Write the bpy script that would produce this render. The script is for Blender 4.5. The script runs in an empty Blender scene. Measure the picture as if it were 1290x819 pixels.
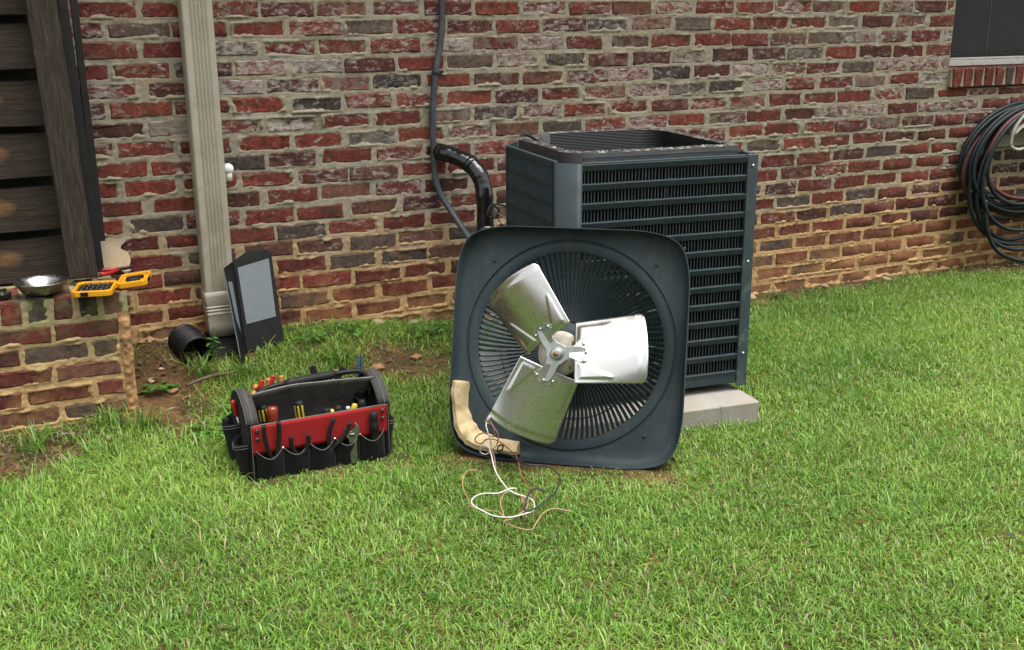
import bpy, bmesh, math, random
import numpy as np
from mathutils import Vector, Matrix
R = math.radians
rng = np.random.default_rng(7)
random.seed(7)
scene = bpy.context.scene
COL = scene.collection

# ------------------------------------------------------------------ camera, sky, sun, exposure
# scene frame: X along the house wall, Y into the wall (brick face at Y=0), Z up
CAMP = Vector((-1.8750, -3.9931, 1.25)); YAW = 0.439; PITCH = 0.2789; ROLL = -0.0059
cam = bpy.data.cameras.new('camera'); camo = bpy.data.objects.new('camera', cam); COL.objects.link(camo)
cam.sensor_width = 36.0; cam.sensor_fit = 'HORIZONTAL'; cam.lens = 1376.43 * 36.0 / 1290.0
cam.clip_start = 0.05; cam.clip_end = 500
cam.dof.use_dof = True; cam.dof.focus_distance = 3.3; cam.dof.aperture_fstop = 22.0
camo.matrix_world = (Matrix.Translation(CAMP) @ Matrix.Rotation(-YAW, 4, 'Z')
                     @ Matrix.Rotation(math.pi / 2 - PITCH, 4, 'X') @ Matrix.Rotation(ROLL, 4, 'Z'))
scene.camera = camo

SUN_EL, SUN_AZ = R(74), R(-38)          # azimuth measured from -Y (towards the viewer) turning to +X
w = bpy.data.worlds.new('World'); scene.world = w; w.use_nodes = True
nt = w.node_tree; nt.nodes.clear()
wo = nt.nodes.new('ShaderNodeOutputWorld'); wb = nt.nodes.new('ShaderNodeBackground')
sk = nt.nodes.new('ShaderNodeTexSky'); sk.sky_type = 'NISHITA'; sk.sun_disc = False
sd = Vector((math.sin(-SUN_AZ) * math.cos(SUN_EL), -math.cos(SUN_AZ) * math.cos(SUN_EL), math.sin(SUN_EL)))
sk.sun_elevation = SUN_EL; sk.sun_rotation = math.atan2(sd.x, sd.y)
sk.air_density = 1.0; sk.dust_density = 4.0; sk.ozone_density = 1.0
hs = nt.nodes.new('ShaderNodeHueSaturation'); hs.inputs['Saturation'].default_value = 0.12   # overcast: greyed sky
nt.links.new(sk.outputs[0], hs.inputs['Color']); nt.links.new(hs.outputs[0], wb.inputs['Color'])
wb.inputs['Strength'].default_value = 0.14
nt.links.new(wb.outputs[0], wo.inputs[0])
sl = bpy.data.lights.new('sun', 'SUN'); so = bpy.data.objects.new('sun', sl); COL.objects.link(so)
sl.energy = 1.5; sl.angle = R(50); sl.color = (1.0, 0.95, 0.87)
so.rotation_euler = sd.to_track_quat('Z', 'Y').to_euler()
scene.view_settings.view_transform = 'Standard'; scene.view_settings.look = 'None'
scene.view_settings.exposure = 1.5; scene.view_settings.gamma = 1.0
scene.view_settings.use_curve_mapping = False
scene.render.engine = 'CYCLES'
scene.cycles.use_denoising = True
scene.cycles.max_bounces = 8

# ------------------------------------------------------------------ helpers
def vnoise(x, y, f, seed=0):
    x = np.asarray(x, float) * f + seed * 17.13; y = np.asarray(y, float) * f + seed * 9.71
    xi = np.floor(x).astype(np.int64); yi = np.floor(y).astype(np.int64)
    fx = x - xi; fy = y - yi; fx = fx * fx * (3 - 2 * fx); fy = fy * fy * (3 - 2 * fy)
    def h(a, b):
        n = (a * 374761393 + b * 668265263 + seed * 1442695) & 0x7fffffff
        n = ((n ^ (n >> 13)) * 1274126177) & 0x7fffffff
        return ((n ^ (n >> 16)) & 0xffff) / 65535.0
    return (h(xi, yi) * (1 - fx) + h(xi + 1, yi) * fx) * (1 - fy) + (h(xi, yi + 1) * (1 - fx) + h(xi + 1, yi + 1) * fx) * fy
def fbm(x, y, f, seed=0, o=3):
    s = 0; a = 1; t = 0
    for i in range(o):
        s = s + a * vnoise(x, y, f * 2 ** i, seed + i * 5); t += a; a *= .5
    return s / t
def project(P):
    """metres in the scene -> pixel of the 1290 x 819 frame (used only to leave out what is far outside the view)"""
    P = np.asarray(P, float).reshape(-1, 3) - np.array(CAMP)
    c, s = math.cos(YAW), math.sin(YAW)
    x = P[:, 0] * c - P[:, 1] * s; y = P[:, 0] * s + P[:, 1] * c; z = P[:, 2]
    d = y * math.cos(PITCH) - z * math.sin(PITCH); u = y * math.sin(PITCH) + z * math.cos(PITCH)
    d = np.maximum(d, .05)
    return 645 + 1376.4 * x / d, 409.5 - 1376.4 * u / d, d

class MB:
    """collects faces; build() links them as one mesh object"""
    def __init__(s): s.v = []; s.f = []
    def add(s, vs, fs):
        b = len(s.v); s.v += [tuple(v) for v in vs]; s.f += [tuple(i + b for i in f) for f in fs]; return s
    def box(s, c, d, rz=0, M=None):
        hx, hy, hz = d[0] / 2, d[1] / 2, d[2] / 2
        vs = [Vector((a * hx, b * hy, e * hz)) for a in (-1, 1) for b in (-1, 1) for e in (-1, 1)]
        if rz: vs = [Matrix.Rotation(rz, 3, 'Z') @ v for v in vs]
        if M is not None: vs = [M @ v for v in vs]
        vs = [v + Vector(c) for v in vs]
        return s.add(vs, [(0, 1, 3, 2), (4, 6, 7, 5), (0, 4, 5, 1), (2, 3, 7, 6), (0, 2, 6, 4), (1, 5, 7, 3)])
    def tube(s, pts, r, n=8, cap=True):
        pts = [Vector(p) for p in pts]; m = len(pts); rr = r if isinstance(r, (list, tuple)) else [r] * m
        up = None; rings = []
        for i, p in enumerate(pts):
            t = (pts[min(i + 1, m - 1)] - pts[max(i - 1, 0)])
            t = t.normalized() if t.length > 1e-9 else Vector((0, 0, 1))
            if up is None: up = t.orthogonal().normalized()
            up = (up - t * up.dot(t)); up = up.normalized() if up.length > 1e-6 else t.orthogonal().normalized()
            sd_ = t.cross(up)
            rings.append([p + (up * math.cos(a) + sd_ * math.sin(a)) * rr[i] for a in [2 * math.pi * k / n for k in range(n)]])
        vs = [v for g in rings for v in g]; fs = []
        for i in range(m - 1):
            for k in range(n):
                a = i * n + k; b = i * n + (k + 1) % n; fs.append((a, b, b + n, a + n))
        if cap: fs.append(tuple(range(n))[::-1]); fs.append(tuple(range((m - 1) * n, m * n)))
        return s.add(vs, fs)
    def lathe(s, prof, n=24, M=None, cap=True):
        vs = []; fs = []
        for r, z in prof:
            for k in range(n):
                a = 2 * math.pi * k / n; v = Vector((r * math.cos(a), r * math.sin(a), z)); vs.append(M @ v if M is not None else v)
        for i in range(len(prof) - 1):
            for k in range(n):
                a = i * n + k; b = i * n + (k + 1) % n; fs.append((a, b, b + n, a + n))
        if cap: fs.append(tuple(range(n))[::-1]); fs.append(tuple(range((len(prof) - 1) * n, len(prof) * n)))
        return s.add(vs, fs)
    def prism(s, poly, z0, z1, M=None):
        n = len(poly); vs = [Vector((p[0], p[1], z0)) for p in poly] + [Vector((p[0], p[1], z1)) for p in poly]
        if M is not None: vs = [M @ v for v in vs]
        fs = [tuple(range(n))[::-1], tuple(range(n, 2 * n))] + [(i, (i + 1) % n, (i + 1) % n + n, i + n) for i in range(n)]
        return s.add(vs, fs)
    def grid(s, fn, nu, nv):
        vs = [fn(i / nu, j / nv) for j in range(nv + 1) for i in range(nu + 1)]
        fs = [(j * (nu + 1) + i, j * (nu + 1) + i + 1, (j + 1) * (nu + 1) + i + 1, (j + 1) * (nu + 1) + i) for j in range(nv) for i in range(nu)]
        return s.add(vs, fs)
    def mesh(s, name, smooth=False, auto=None):
        m = bpy.data.meshes.new(name); m.from_pydata(s.v, [], s.f); m.update()
        b = bmesh.new(); b.from_mesh(m); bmesh.ops.recalc_face_normals(b, faces=b.faces)
        if auto is not None:
            for e in b.edges: e.smooth = not (len(e.link_faces) == 2 and e.calc_face_angle(0) > auto)
        b.to_mesh(m); b.free()
        if smooth or auto is not None:
            m.polygons.foreach_set('use_smooth', [True] * len(m.polygons))
        return m
    def build(s, name, mat, parent=None, smooth=False, auto=None, bevel=0, seg=2, solid=0, loc=None):
        o = bpy.data.objects.new(name, s.mesh(name, smooth, auto)); COL.objects.link(o)
        if mat: o.data.materials.append(mat)
        if parent: o.parent = parent
        if loc is not None: o.location = loc
        if solid:
            md = o.modifiers.new('solid', 'SOLIDIFY'); md.thickness = solid; md.offset = 0
        if bevel:
            md = o.modifiers.new('bevel', 'BEVEL'); md.width = bevel; md.segments = seg; md.limit_method = 'ANGLE'; md.angle_limit = R(35)
            o.data.polygons.foreach_set('use_smooth', [True] * len(o.data.polygons))
            for e in o.data.edges: e.use_edge_sharp = False
            wn = o.modifiers.new('wn', 'WEIGHTED_NORMAL'); wn.keep_sharp = False
        return o

def empty(name, loc, rot=(0, 0, 0), label=None, cat=None, group=None):
    o = bpy.data.objects.new(name, None); COL.objects.link(o); o.location = loc; o.rotation_euler = rot
    o.empty_display_size = .05
    tag(o, label, cat, group); return o
def tag(o, label=None, cat=None, group=None, kind=None):
    for k, v in (('label', label), ('category', cat), ('group', group), ('kind', kind)):
        if v: o[k] = v
    return o
def spline(pts, per=8):
    """Catmull-Rom through points"""
    P = [Vector(p) for p in pts]; out = []
    for i in range(len(P) - 1):
        a, b, c, d = P[max(i - 1, 0)], P[i], P[i + 1], P[min(i + 2, len(P) - 1)]
        for k in range(per):
            t = k / per
            out.append(.5 * ((2 * b) + (c - a) * t + (2 * a - 5 * b + 4 * c - d) * t * t + (3 * b - a - 3 * c + d) * t ** 3))
    out.append(P[-1]); return out
def mesh_np(name, V, F, mat, parent=None, smooth=False, attrs=None):
    """big mesh from numpy; F is a list of (n, k) index arrays"""
    m = bpy.data.meshes.new(name); m.vertices.add(len(V)); m.vertices.foreach_set('co', np.asarray(V, np.float32).ravel())
    tot = [np.full(len(f), f.shape[1]) for f in F]; tot = np.concatenate(tot)
    idx = np.concatenate([f.ravel() for f in F])
    m.loops.add(len(idx)); m.loops.foreach_set('vertex_index', idx.astype(np.int32))
    st = np.concatenate([[0], np.cumsum(tot)[:-1]])
    m.polygons.add(len(tot)); m.polygons.foreach_set('loop_start', st.astype(np.int32)); m.polygons.foreach_set('loop_total', tot.astype(np.int32))
    if smooth: m.polygons.foreach_set('use_smooth', np.ones(len(tot), bool))
    m.update(calc_edges=True); m.validate()
    for an, arr in (attrs or {}).items():
        a = m.attributes.new(an, 'FLOAT_COLOR', 'POINT'); a.data.foreach_set('color', np.asarray(arr, np.float32).ravel())
    o = bpy.data.objects.new(name, m); COL.objects.link(o)
    if mat: m.materials.append(mat)
    if parent: o.parent = parent
    return o

# ------------------------------------------------------------------ materials
class NT:
    def __init__(s, name):
        s.m = bpy.data.materials.new(name); s.m.use_nodes = True; s.t = s.m.node_tree; s.n = s.t.nodes; s.n.clear()
        s.out = s.n.new('ShaderNodeOutputMaterial'); s.b = s.n.new('ShaderNodeBsdfPrincipled'); s.L(s.b.outputs[0], s.out.inputs[0])
        s._pos = None
    def L(s, a, b): s.t.links.new(a, b)
    def set(s, inp, v):
        if hasattr(v, 'type') and hasattr(v, 'links'): s.L(v, inp)
        elif isinstance(v, tuple) and len(v) == 3 and inp.type == 'RGBA': inp.default_value = (*v, 1)
        else: inp.default_value = v
    def pos(s, kind='Object'):
        n = s.n.new('ShaderNodeTexCoord') if kind != 'World' else s.n.new('ShaderNodeNewGeometry')
        return n.outputs['Position'] if kind == 'World' else n.outputs[kind]
    def map(s, v, scale=(1, 1, 1), rot=(0, 0, 0)):
        n = s.n.new('ShaderNodeMapping'); s.L(v, n.inputs[0]); n.inputs['Scale'].default_value = scale; n.inputs['Rotation'].default_value = rot; return n.outputs[0]
    def noise(s, v, sc, det=4, rough=.6, dist=0, col=False):
        n = s.n.new('ShaderNodeTexNoise'); s.L(v, n.inputs['Vector']); n.inputs['Scale'].default_value = sc; n.inputs['Detail'].default_value = det
        n.inputs['Roughness'].default_value = rough; n.inputs['Distortion'].default_value = dist; return n.outputs['Color' if col else 'Fac']
    def wave(s, v, sc, dist=0, det=2, axis='X', kind='BANDS'):
        n = s.n.new('ShaderNodeTexWave'); s.L(v, n.inputs['Vector']); n.wave_type = kind; n.bands_direction = axis; n.inputs['Scale'].default_value = sc
        n.inputs['Distortion'].default_value = dist; n.inputs['Detail'].default_value = det; return n.outputs['Fac']
    def voro(s, v, sc, out='Distance'):
        n = s.n.new('ShaderNodeTexVoronoi'); s.L(v, n.inputs['Vector']); n.inputs['Scale'].default_value = sc; return n.outputs[out]
    def ramp(s, f, stops, mode='LINEAR'):
        n = s.n.new('ShaderNodeValToRGB'); s.L(f, n.inputs[0]); e = n.color_ramp.elements; n.color_ramp.interpolation = mode
        while len(e) < len(stops): e.new(.5)
        for i, (p, c) in enumerate(stops):
            e[i].position = p; e[i].color = (c, c, c, 1) if isinstance(c, (int, float)) else (*c, 1)
        return n.outputs[0]
    def mix(s, f, a, b, mode='MIX'):
        n = s.n.new('ShaderNodeMix'); n.data_type = 'RGBA'; n.blend_type = mode
        s.set(n.inputs['Factor'], f); s.set(n.inputs['A'], a) if False else None
        s.set(n.inputs[6], a); s.set(n.inputs[7], b); return n.outputs[2]
    def math(s, op, a, b=0.0, clamp=False):
        n = s.n.new('ShaderNodeMath'); n.operation = op; s.set(n.inputs[0], a); s.set(n.inputs[1], b); n.use_clamp = clamp; return n.outputs[0]
    def sep(s, v):
        n = s.n.new('ShaderNodeSeparateXYZ'); s.L(v, n.inputs[0]); return n.outputs
    def attr(s, name, out='Color'):
        n = s.n.new('ShaderNodeAttribute'); n.attribute_name = name; return n.outputs[out]
    def maprange(s, v, a, b, c=0., d=1.):
        n = s.n.new('ShaderNodeMapRange'); s.L(v, n.inputs[0]); n.inputs[1].default_value = a; n.inputs[2].default_value = b
        n.inputs[3].default_value = c; n.inputs[4].default_value = d; return n.outputs[0]
    def bump(s, h, strength=.3, dist=.002):
        n = s.n.new('ShaderNodeBump'); s.L(h, n.inputs['Height']); n.inputs['Strength'].default_value = strength; n.inputs['Distance'].default_value = dist
        s.L(n.outputs[0], s.b.inputs['Normal']); return n
    def p(s, **k):
        names = dict(col='Base Color', rough='Roughness', metal='Metallic', spec='Specular IOR Level', trans='Transmission Weight', ior='IOR', coat='Coat Weight', alpha='Alpha', sheen='Sheen Weight')
        for a, v in k.items(): s.set(s.b.inputs[names[a]], v)
        return s

def plain(name, col, rough=.5, metal=0., var=.25, sc=30, dirt=None, dirt_amt=.5, bump=.15, bsc=120, bd=.0006, coat=0, spec=.5):
    t = NT(name); P = t.pos('World')
    n = t.noise(P, sc, 5); c = t.mix(t.ramp(n, [(.3, 0.), (.7, 1.)]), tuple(x * (1 - var) for x in col), tuple(min(1, x * (1 + var)) for x in col))
    r = t.maprange(t.noise(P, sc * 1.7, 3), .3, .7, max(0, rough - .08), min(1, rough + .1))
    if dirt:
        d = t.ramp(t.noise(P, sc * .6, 6, .7), [(.52, 0.), (.66, dirt_amt)]); c = t.mix(d, c, dirt)
    t.p(col=c, rough=r, metal=metal, coat=coat, spec=spec); t.bump(t.noise(P, bsc, 3), bump, bd); return t.m

def mat_brick():
    t = NT('brick_clay'); P = t.pos('World'); a = t.attr('col'); e = t.sep(t.attr('wear', 'Vector'))
    n1 = t.noise(P, 60, 6, .7); n2 = t.noise(P, 14, 4, .65)
    c = t.mix(t.ramp(n1, [(.34, .0), (.66, 1.)]), t.mix(.55, a, (0, 0, 0)), t.mix(.09, a, (.30, .20, .16)))
    c = t.mix(t.ramp(n2, [(.45, 0.), (.72, .65)]), c, (.032, .021, .020))                # fire-darkened patches
    Ps = t.map(P, (1, 1, 1.9))
    s1 = t.noise(Ps, 26, 6, .62, .9); s2 = t.noise(P, 150, 4, .75)
    m = t.math('ADD', s1, t.math('MULTIPLY', s2, .34)); m = t.math('ADD', m, t.math('MULTIPLY', e[0], .30))
    m = t.ramp(m, [(.82, 0.), (.94, .62), (1.08, .9)])
    c = t.mix(m, c, t.mix(t.noise(P, 90, 3), (.19, .168, .15), (.42, .39, .35)))           # lime bloom and paint smears
    g = t.ramp(t.math('ADD', t.noise(P, 22, 5, .7), t.math('MULTIPLY', e[1], .4)), [(.72, 0.), (.9, .75)])
    c = t.mix(g, c, (.165, .14, .11))                                                      # grey mortar haze
    z = t.sep(P)[2]
    cl = t.math('ADD', t.math('SUBTRACT', t.maprange(z, .52, .06, 0., .62), t.math('MULTIPLY', e[2], .22)), t.math('MULTIPLY', t.math('SUBTRACT', t.noise(P, 7, 6, .75), .52), 1.7))
    c = t.mix(t.ramp(cl, [(.28, 0.), (.72, .82)]), c, (.27, .135, .055))                  # clay splashed up from the ground
    al = t.math('MULTIPLY', t.math('MULTIPLY', e[2], t.maprange(z, .20, .36)), t.ramp(t.noise(P, 17, 5, .7), [(.45, 0.), (.62, .8)])); c = t.mix(al, c, (.09, .10, .045))
    t.p(col=c, rough=.92, spec=.25)
    t.bump(t.math('ADD', n1, t.math('MULTIPLY', t.noise(P, 240, 3), .6)), .6, .003); return t.m
def mat_mortar(moss=False):
    t = NT('mortar' + ('_mossy' if moss else '')); P = t.pos('World'); z = t.sep(P)[2]
    n = t.noise(P, 35, 6, .7); c = t.mix(n, (.175, .15, .105), (.37, .325, .24))
    c = t.mix(t.ramp(t.noise(P, 7, 5, .65), [(.48, 0.), (.7, .6)]), c, (.25, .24, .215))
    cl = t.math('ADD', t.maprange(z, .70, .12, 0., .82), t.math('MULTIPLY', t.math('SUBTRACT', t.noise(P, 6, 5, .7), .5), 1.1))
    c = t.mix(t.ramp(cl, [(.22, 0.), (.65, .9)]), c, t.mix(t.noise(P, 30, 4), (.36, .20, .08), (.48, .32, .15)))
    if moss: c = t.mix(t.math('MULTIPLY', t.ramp(t.noise(P, 12, 5, .7), [(.36, 0.), (.56, .85)]), t.maprange(z, .12, .34, .15, 1.)), c, t.mix(t.noise(P, 40, 4), (.13, .145, .06), (.34, .33, .17)))
    c = t.mix(t.ramp(t.noise(P, 160, 3), [(.56, 0.), (.74, .6)]), c, (.12, .11, .09))
    t.p(col=c, rough=.95, spec=.2); t.bump(t.math('ADD', t.noise(P, 120, 5, .75), t.math('MULTIPLY', t.noise(P, 420, 2), .5)), .8, .004); return t.m
def mat_wood():
    t = NT('weathered_wood'); P = t.pos('Object'); Pm = t.map(P, (18, 18, 1.6))
    g = t.noise(Pm, 6, 7, .7, 1.2); f = t.noise(t.map(P, (90, 90, 3)), 4, 4, .7)
    c = t.ramp(g, [(.25, (.018, .015, .013)), (.5, (.042, .032, .023)), (.68, (.080, .061, .043)), (.85, (.14, .108, .075))])
    c = t.mix(t.ramp(f, [(.4, .75), (.6, 0.)]), c, (.012, .010, .009))
    c = t.mix(t.ramp(t.noise(t.map(P, (6, 6, 3)), 2.3, 3), [(.62, 0.), (.78, .8)]), c, (.14, .078, .036))
    t.p(col=c, rough=.85, spec=.25); t.bump(t.math('ADD', g, f), .7, .003); return t.m
def mat_wood_x():
    t = NT('weathered_plank'); P = t.pos('Object'); Pm = t.map(P, (1.6, 18, 18))
    g = t.noise(Pm, 6, 7, .7, 1.0); f = t.noise(t.map(P, (3, 90, 90)), 4, 4, .7)
    c = t.ramp(g, [(.25, (.015, .012, .010)), (.5, (.036, .026, .017)), (.68, (.064, .046, .030)), (.85, (.11, .08, .052))])
    c = t.mix(t.ramp(f, [(.4, .75), (.6, 0.)]), c, (.012, .010, .009))
    c = t.mix(t.ramp(t.noise(t.map(P, (2, 5, 5)), 2.6, 3), [(.6, 0.), (.76, .85)]), c, (.17, .09, .038))
    t.p(col=c, rough=.85, spec=.25); t.bump(t.math('ADD', g, f), .7, .003); return t.m
def mat_soil():
    t = NT('clay_soil'); P = t.pos('World')
    n = t.noise(P, 5, 6, .7); c = t.ramp(n, [(.3, (.055, .036, .02)), (.46, (.13, .07, .033)), (.60, (.24, .125, .052)), (.8, (.33, .19, .09))])
    c = t.mix(t.ramp(t.noise(P, 60, 5, .75), [(.36, .7), (.54, 0.)]), c, (.05, .036, .025))
    c = t.mix(t.ramp(t.noise(P, 3.1, 4), [(.44, .55), (.6, 0.)]), c, (.055, .062, .022))
    t.p(col=c, rough=1, spec=.15); t.bump(t.math('ADD', t.noise(P, 45, 6, .75), t.noise(P, 14, 3)), 1., .02); return t.m
def mat_blade(name='grass_blade', tr=.35):
    t = NT(name); a = t.attr('col'); t.p(col=a, rough=.48, spec=.5)
    d = t.n.new('ShaderNodeBsdfTranslucent'); t.L(t.mix(.25, a, (.35, .5, .06)), d.inputs[0])
    m = t.n.new('ShaderNodeMixShader'); m.inputs[0].default_value = tr; t.L(t.b.outputs[0], m.inputs[1]); t.L(d.outputs[0], m.inputs[2]); t.L(m.outputs[0], t.out.inputs[0]); return t.m
def mat_paint():
    t = NT('teal_grey_paint'); P = t.pos('World'); n = t.noise(P, 9, 5)
    c = t.mix(n, (.014, .024, .029), (.026, .041, .047))
    c = t.mix(t.ramp(t.noise(P, 45, 6, .75), [(.58, 0.), (.75, .45)]), c, (.05, .058, .056))           # chalky dust
    c = t.mix(t.ramp(t.noise(t.map(P, (1, 1, .35)), 14, 6, .75), [(.50, 0.), (.72, .38)]), c, (.075, .080, .074))
    c = t.mix(t.ramp(t.noise(P, 160, 3, .6), [(.68, 0.), (.74, .8)]), c, (.010, .013, .015))
    t.p(col=c, rough=t.maprange(t.noise(P, 20, 4), .3, .7, .50, .72), spec=.32); t.bump(t.noise(P, 300, 3), .2, .0006); return t.m
def mat_galv():
    t = NT('galvanised_blade'); P = t.pos('World'); v = t.voro(P, 260, 'Color'); n = t.noise(P, 18, 5)
    c = t.mix(t.math('MULTIPLY', n, .6), (.56, .56, .54), (.42, .41, .38))
    c = t.mix(t.ramp(t.noise(P, 40, 6, .75), [(.60, 0.), (.85, .25)]), c, (.30, .28, .25))
    t.p(col=c, metal=.95, rough=t.maprange(n, .3, .7, .22, .34))
    t.bump(t.noise(P, 30, 2), .05, .001); return t.m
def mat_coil():
    t = NT('coil_fins'); P = t.pos('Object'); x = t.sep(P)
    z = t.wave(t.map(P, (0, 0, 1)), 60, 0, 0, 'Z')
    c = t.mix(t.noise(P, 30, 5), (.007, .007, .008), (.025, .026, .028))
    c = t.mix(t.ramp(z, [(.55, 0.), (.8, .18)]), c, (.05, .055, .06))
    t.p(col=c, rough=.45, metal=.5); t.bump(z, .6, .002); return t.m
def mat_fabric():
    t = NT('black_canvas'); P = t.pos('Object'); wv = t.math('MULTIPLY', t.wave(P, 220, .5, 1, 'X'), t.wave(P, 220, .5, 1, 'Z'))
    c = t.mix(t.noise(P, 25, 5), (.0025, .0025, .003), (.006, .006, .0065)); c = t.mix(t.ramp(t.noise(P, 70, 5, .75), [(.6, 0.), (.8, .3)]), c, (.02, .018, .015))
    t.p(col=c, rough=.85, spec=.15, sheen=.05); t.bump(t.math('ADD', wv, t.noise(P, 14, 3)), .35, .002); return t.m
def mat_fabric_col(name, a, b, rough=.75):
    t = NT(name); P = t.pos('Object'); wv = t.math('MULTIPLY', t.wave(P, 220, .5, 1, 'X'), t.wave(P, 220, .5, 1, 'Z'))
    c = t.mix(t.noise(P, 22, 5), a, b); c = t.mix(t.ramp(t.noise(P, 50, 5, .75), [(.62, 0.), (.8, .4)]), c, tuple(x * .4 for x in a))
    t.p(col=c, rough=rough, spec=.3); t.bump(t.math('ADD', wv, t.noise(P, 16, 3)), .35, .002); return t.m
def mat_concrete():
    t = NT('concrete'); P = t.pos('World'); n = t.noise(P, 12, 6, .7)
    c = t.mix(n, (.19, .178, .158), (.34, .32, .285)); c = t.mix(t.ramp(t.noise(P, 140, 3), [(.6, 0.), (.75, .6)]), c, (.16, .15, .13))
    c = t.mix(t.ramp(t.noise(P, 5, 4), [(.5, 0.), (.7, .45)]), c, (.25, .20, .14))
    t.p(col=c, rough=.9, spec=.2); t.bump(t.noise(P, 110, 5, .7), .6, .003); return t.m
def mat_tan():
    t = NT('weathered_foam'); P = t.pos('Object'); n = t.noise(P, 16, 6, .7); c = t.ramp(n, [(.28, (.15, .08, .036)), (.42, (.40, .30, .16)), (.65, (.55, .45, .28))])
    c = t.mix(t.ramp(t.noise(P, 45, 5, .7), [(.58, 0.), (.72, .7)]), c, (.13, .07, .035)); t.p(col=c, rough=.85, spec=.2); t.bump(n, .5, .004); return t.m
def mat_glass_dark():
    t = NT('dark_window_pane'); P = t.pos('World'); t.p(col=(.012, .014, .014), rough=.22, spec=.35); t.bump(t.noise(P, 4, 2), .1, .004); return t.m
def mat_screen():
    t = NT('insect_screen'); P = t.pos('World'); wv = t.math('MAXIMUM', t.wave(P, 120, 0, 0, 'X'), t.wave(P, 120, 0, 0, 'Z'))
    t.p(col=t.mix(t.noise(P, 6, 4), (.016, .018, .018), (.028, .031, .030)), rough=.75, spec=.2); t.bump(wv, .4, .001); return t.m
def mat_label():
    t = NT('faded_paper_label'); P = t.pos('Object'); x = t.sep(P)
    c = t.mix(t.noise(P, 9, 4), (.115, .135, .15), (.18, .20, .215))
    ln = t.math('MULTIPLY', t.ramp(t.wave(t.map(P, (0, 0, 1)), 26, .3, 1, 'Z'), [(.72, 0.), (.85, 1.)]), t.ramp(t.noise(t.map(P, (40, 1, 60)), 3, 2), [(.47, 0.), (.55, .35)]))
    c = t.mix(ln, c, (.07, .08, .09)); t.p(col=c, rough=.5, spec=.4); return t.m

M = dict(
    brick=mat_brick(), mortar=mat_mortar(), mossy=mat_mortar(True), wood=mat_wood(), plank=mat_wood_x(), soil=mat_soil(), blade=mat_blade(), leaf=mat_blade('weed_leaf', .3),
    paint=mat_paint(), galv=mat_galv(), coil=mat_coil(), canvas=mat_fabric(), red=mat_fabric_col('red_canvas', (.20, .005, .006), (.30, .010, .009)),
    lining=plain('grey_bag_lining', (.085, .081, .077), .36, var=.2, bump=.4, bsc=24, bd=.006, dirt=(.03, .028, .026)), grey=mat_fabric_col('charcoal_canvas', (.028, .027, .026), (.055, .052, .048)), concrete=mat_concrete(), tan=mat_tan(), pane=mat_glass_dark(), screen=mat_screen(), label=mat_label(),
    beige=plain('beige_aluminium', (.31, .285, .225), .45, var=.10, sc=12, dirt=(.20, .165, .115), dirt_amt=.5, bump=.08),
    black=plain('black_plastic', (.006, .006, .0065), .5, var=.3, dirt=(.03, .024, .017), dirt_amt=.35, spec=.22),
    blackgloss=plain('black_vinyl_wrap', (.006, .006, .007), .16, var=.2, bump=.35, bsc=28, bd=.004),
    rubber=plain('black_rubber', (.008, .008, .0085), .62, spec=.25),
    conduit=plain('grey_conduit', (.035, .042, .047), .5, dirt=(.12, .12, .11), dirt_amt=.3),
    white=plain('white_plastic', (.75, .75, .72), .4, var=.06), steel=plain('steel', (.55, .55, .54), .3, metal=.95, var=.15, dirt=(.2, .16, .12), dirt_amt=.4),
    bowl=plain('polished_steel', (.30, .30, .295), .3, metal=1., var=.08, bump=.05), yellow=plain('yellow_plastic', (.56, .25, .005), .4, var=.08, bump=.08),
    blade2=plain('zinc_hub', (.42, .44, .43), .38, metal=.85, var=.2, dirt=(.22, .2, .16), dirt_amt=.5), motor=plain('motor_end_plate', (.40, .37, .32), .5, metal=.3, var=.2, dirt=(.2, .12, .07), dirt_amt=.5),
    rust=plain('rusty_shaft', (.20, .085, .045), .75, var=.4, sc=90), darksteel=plain('dark_steel', (.05, .055, .058), .35, metal=.7, dirt=(.12, .09, .06), dirt_amt=.4),
    redplastic=plain('red_translucent_plastic', (.17, .024, .011), .22, var=.2), orange=plain('orange_plastic', (.42, .15, .035), .4, var=.2), redp=plain('red_plastic', (.30, .010, .009), .35),
    yel2=plain('yellow_grip', (.38, .29, .02), .4), blue=plain('blue_steel', (.10, .17, .20), .3, metal=.6), stitch=plain('pale_stitching', (.10, .10, .095), .85),
    wwhite=plain('white_wire', (.52, .50, .46), .45, var=.08), wbrown=plain('brown_wire', (.16, .065, .035), .45, var=.2), wblack=plain('black_wire', (.014, .014, .014), .4), wtan=plain('tan_wire', (.26, .16, .085), .45, var=.2), wpink=plain('faded_red_wire', (.26, .13, .10), .5, var=.2),
    hose=plain('garden_hose_rubber', (.007, .013, .016), .45, var=.3, dirt=(.035, .035, .03), dirt_amt=.3, spec=.3), hosered=plain('hose_red_stripe', (.07, .012, .010), .45), hanger=plain('beige_hanger', (.30, .29, .25), .5, dirt=(.15, .13, .1), dirt_amt=.4),
    winframe=plain('window_aluminium', (.36, .36, .33), .45, var=.1, dirt=(.16, .15, .13)), winbar=plain('dark_sash', (.012, .012, .012), .6, spec=.25), wall_in=plain('dark_interior', (.02, .02, .02), .9),
    twig=plain('twig_bark', (.10, .065, .04), .9, var=.4, bump=.6, bd=.003), clod=plain('clay_clod', (.25, .13, .06), .95, var=.3, bump=.8, bd=.006), stone=plain('pale_stone', (.30, .225, .14), .9, var=.25, bump=.8, bd=.004),
    litter=mat_blade('leaf_litter', .1),
    eave=plain('painted_soffit', (.42, .40, .36), .7, var=.05), shingle=plain('roof_shingle', (.07, .065, .06), .9))

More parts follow.
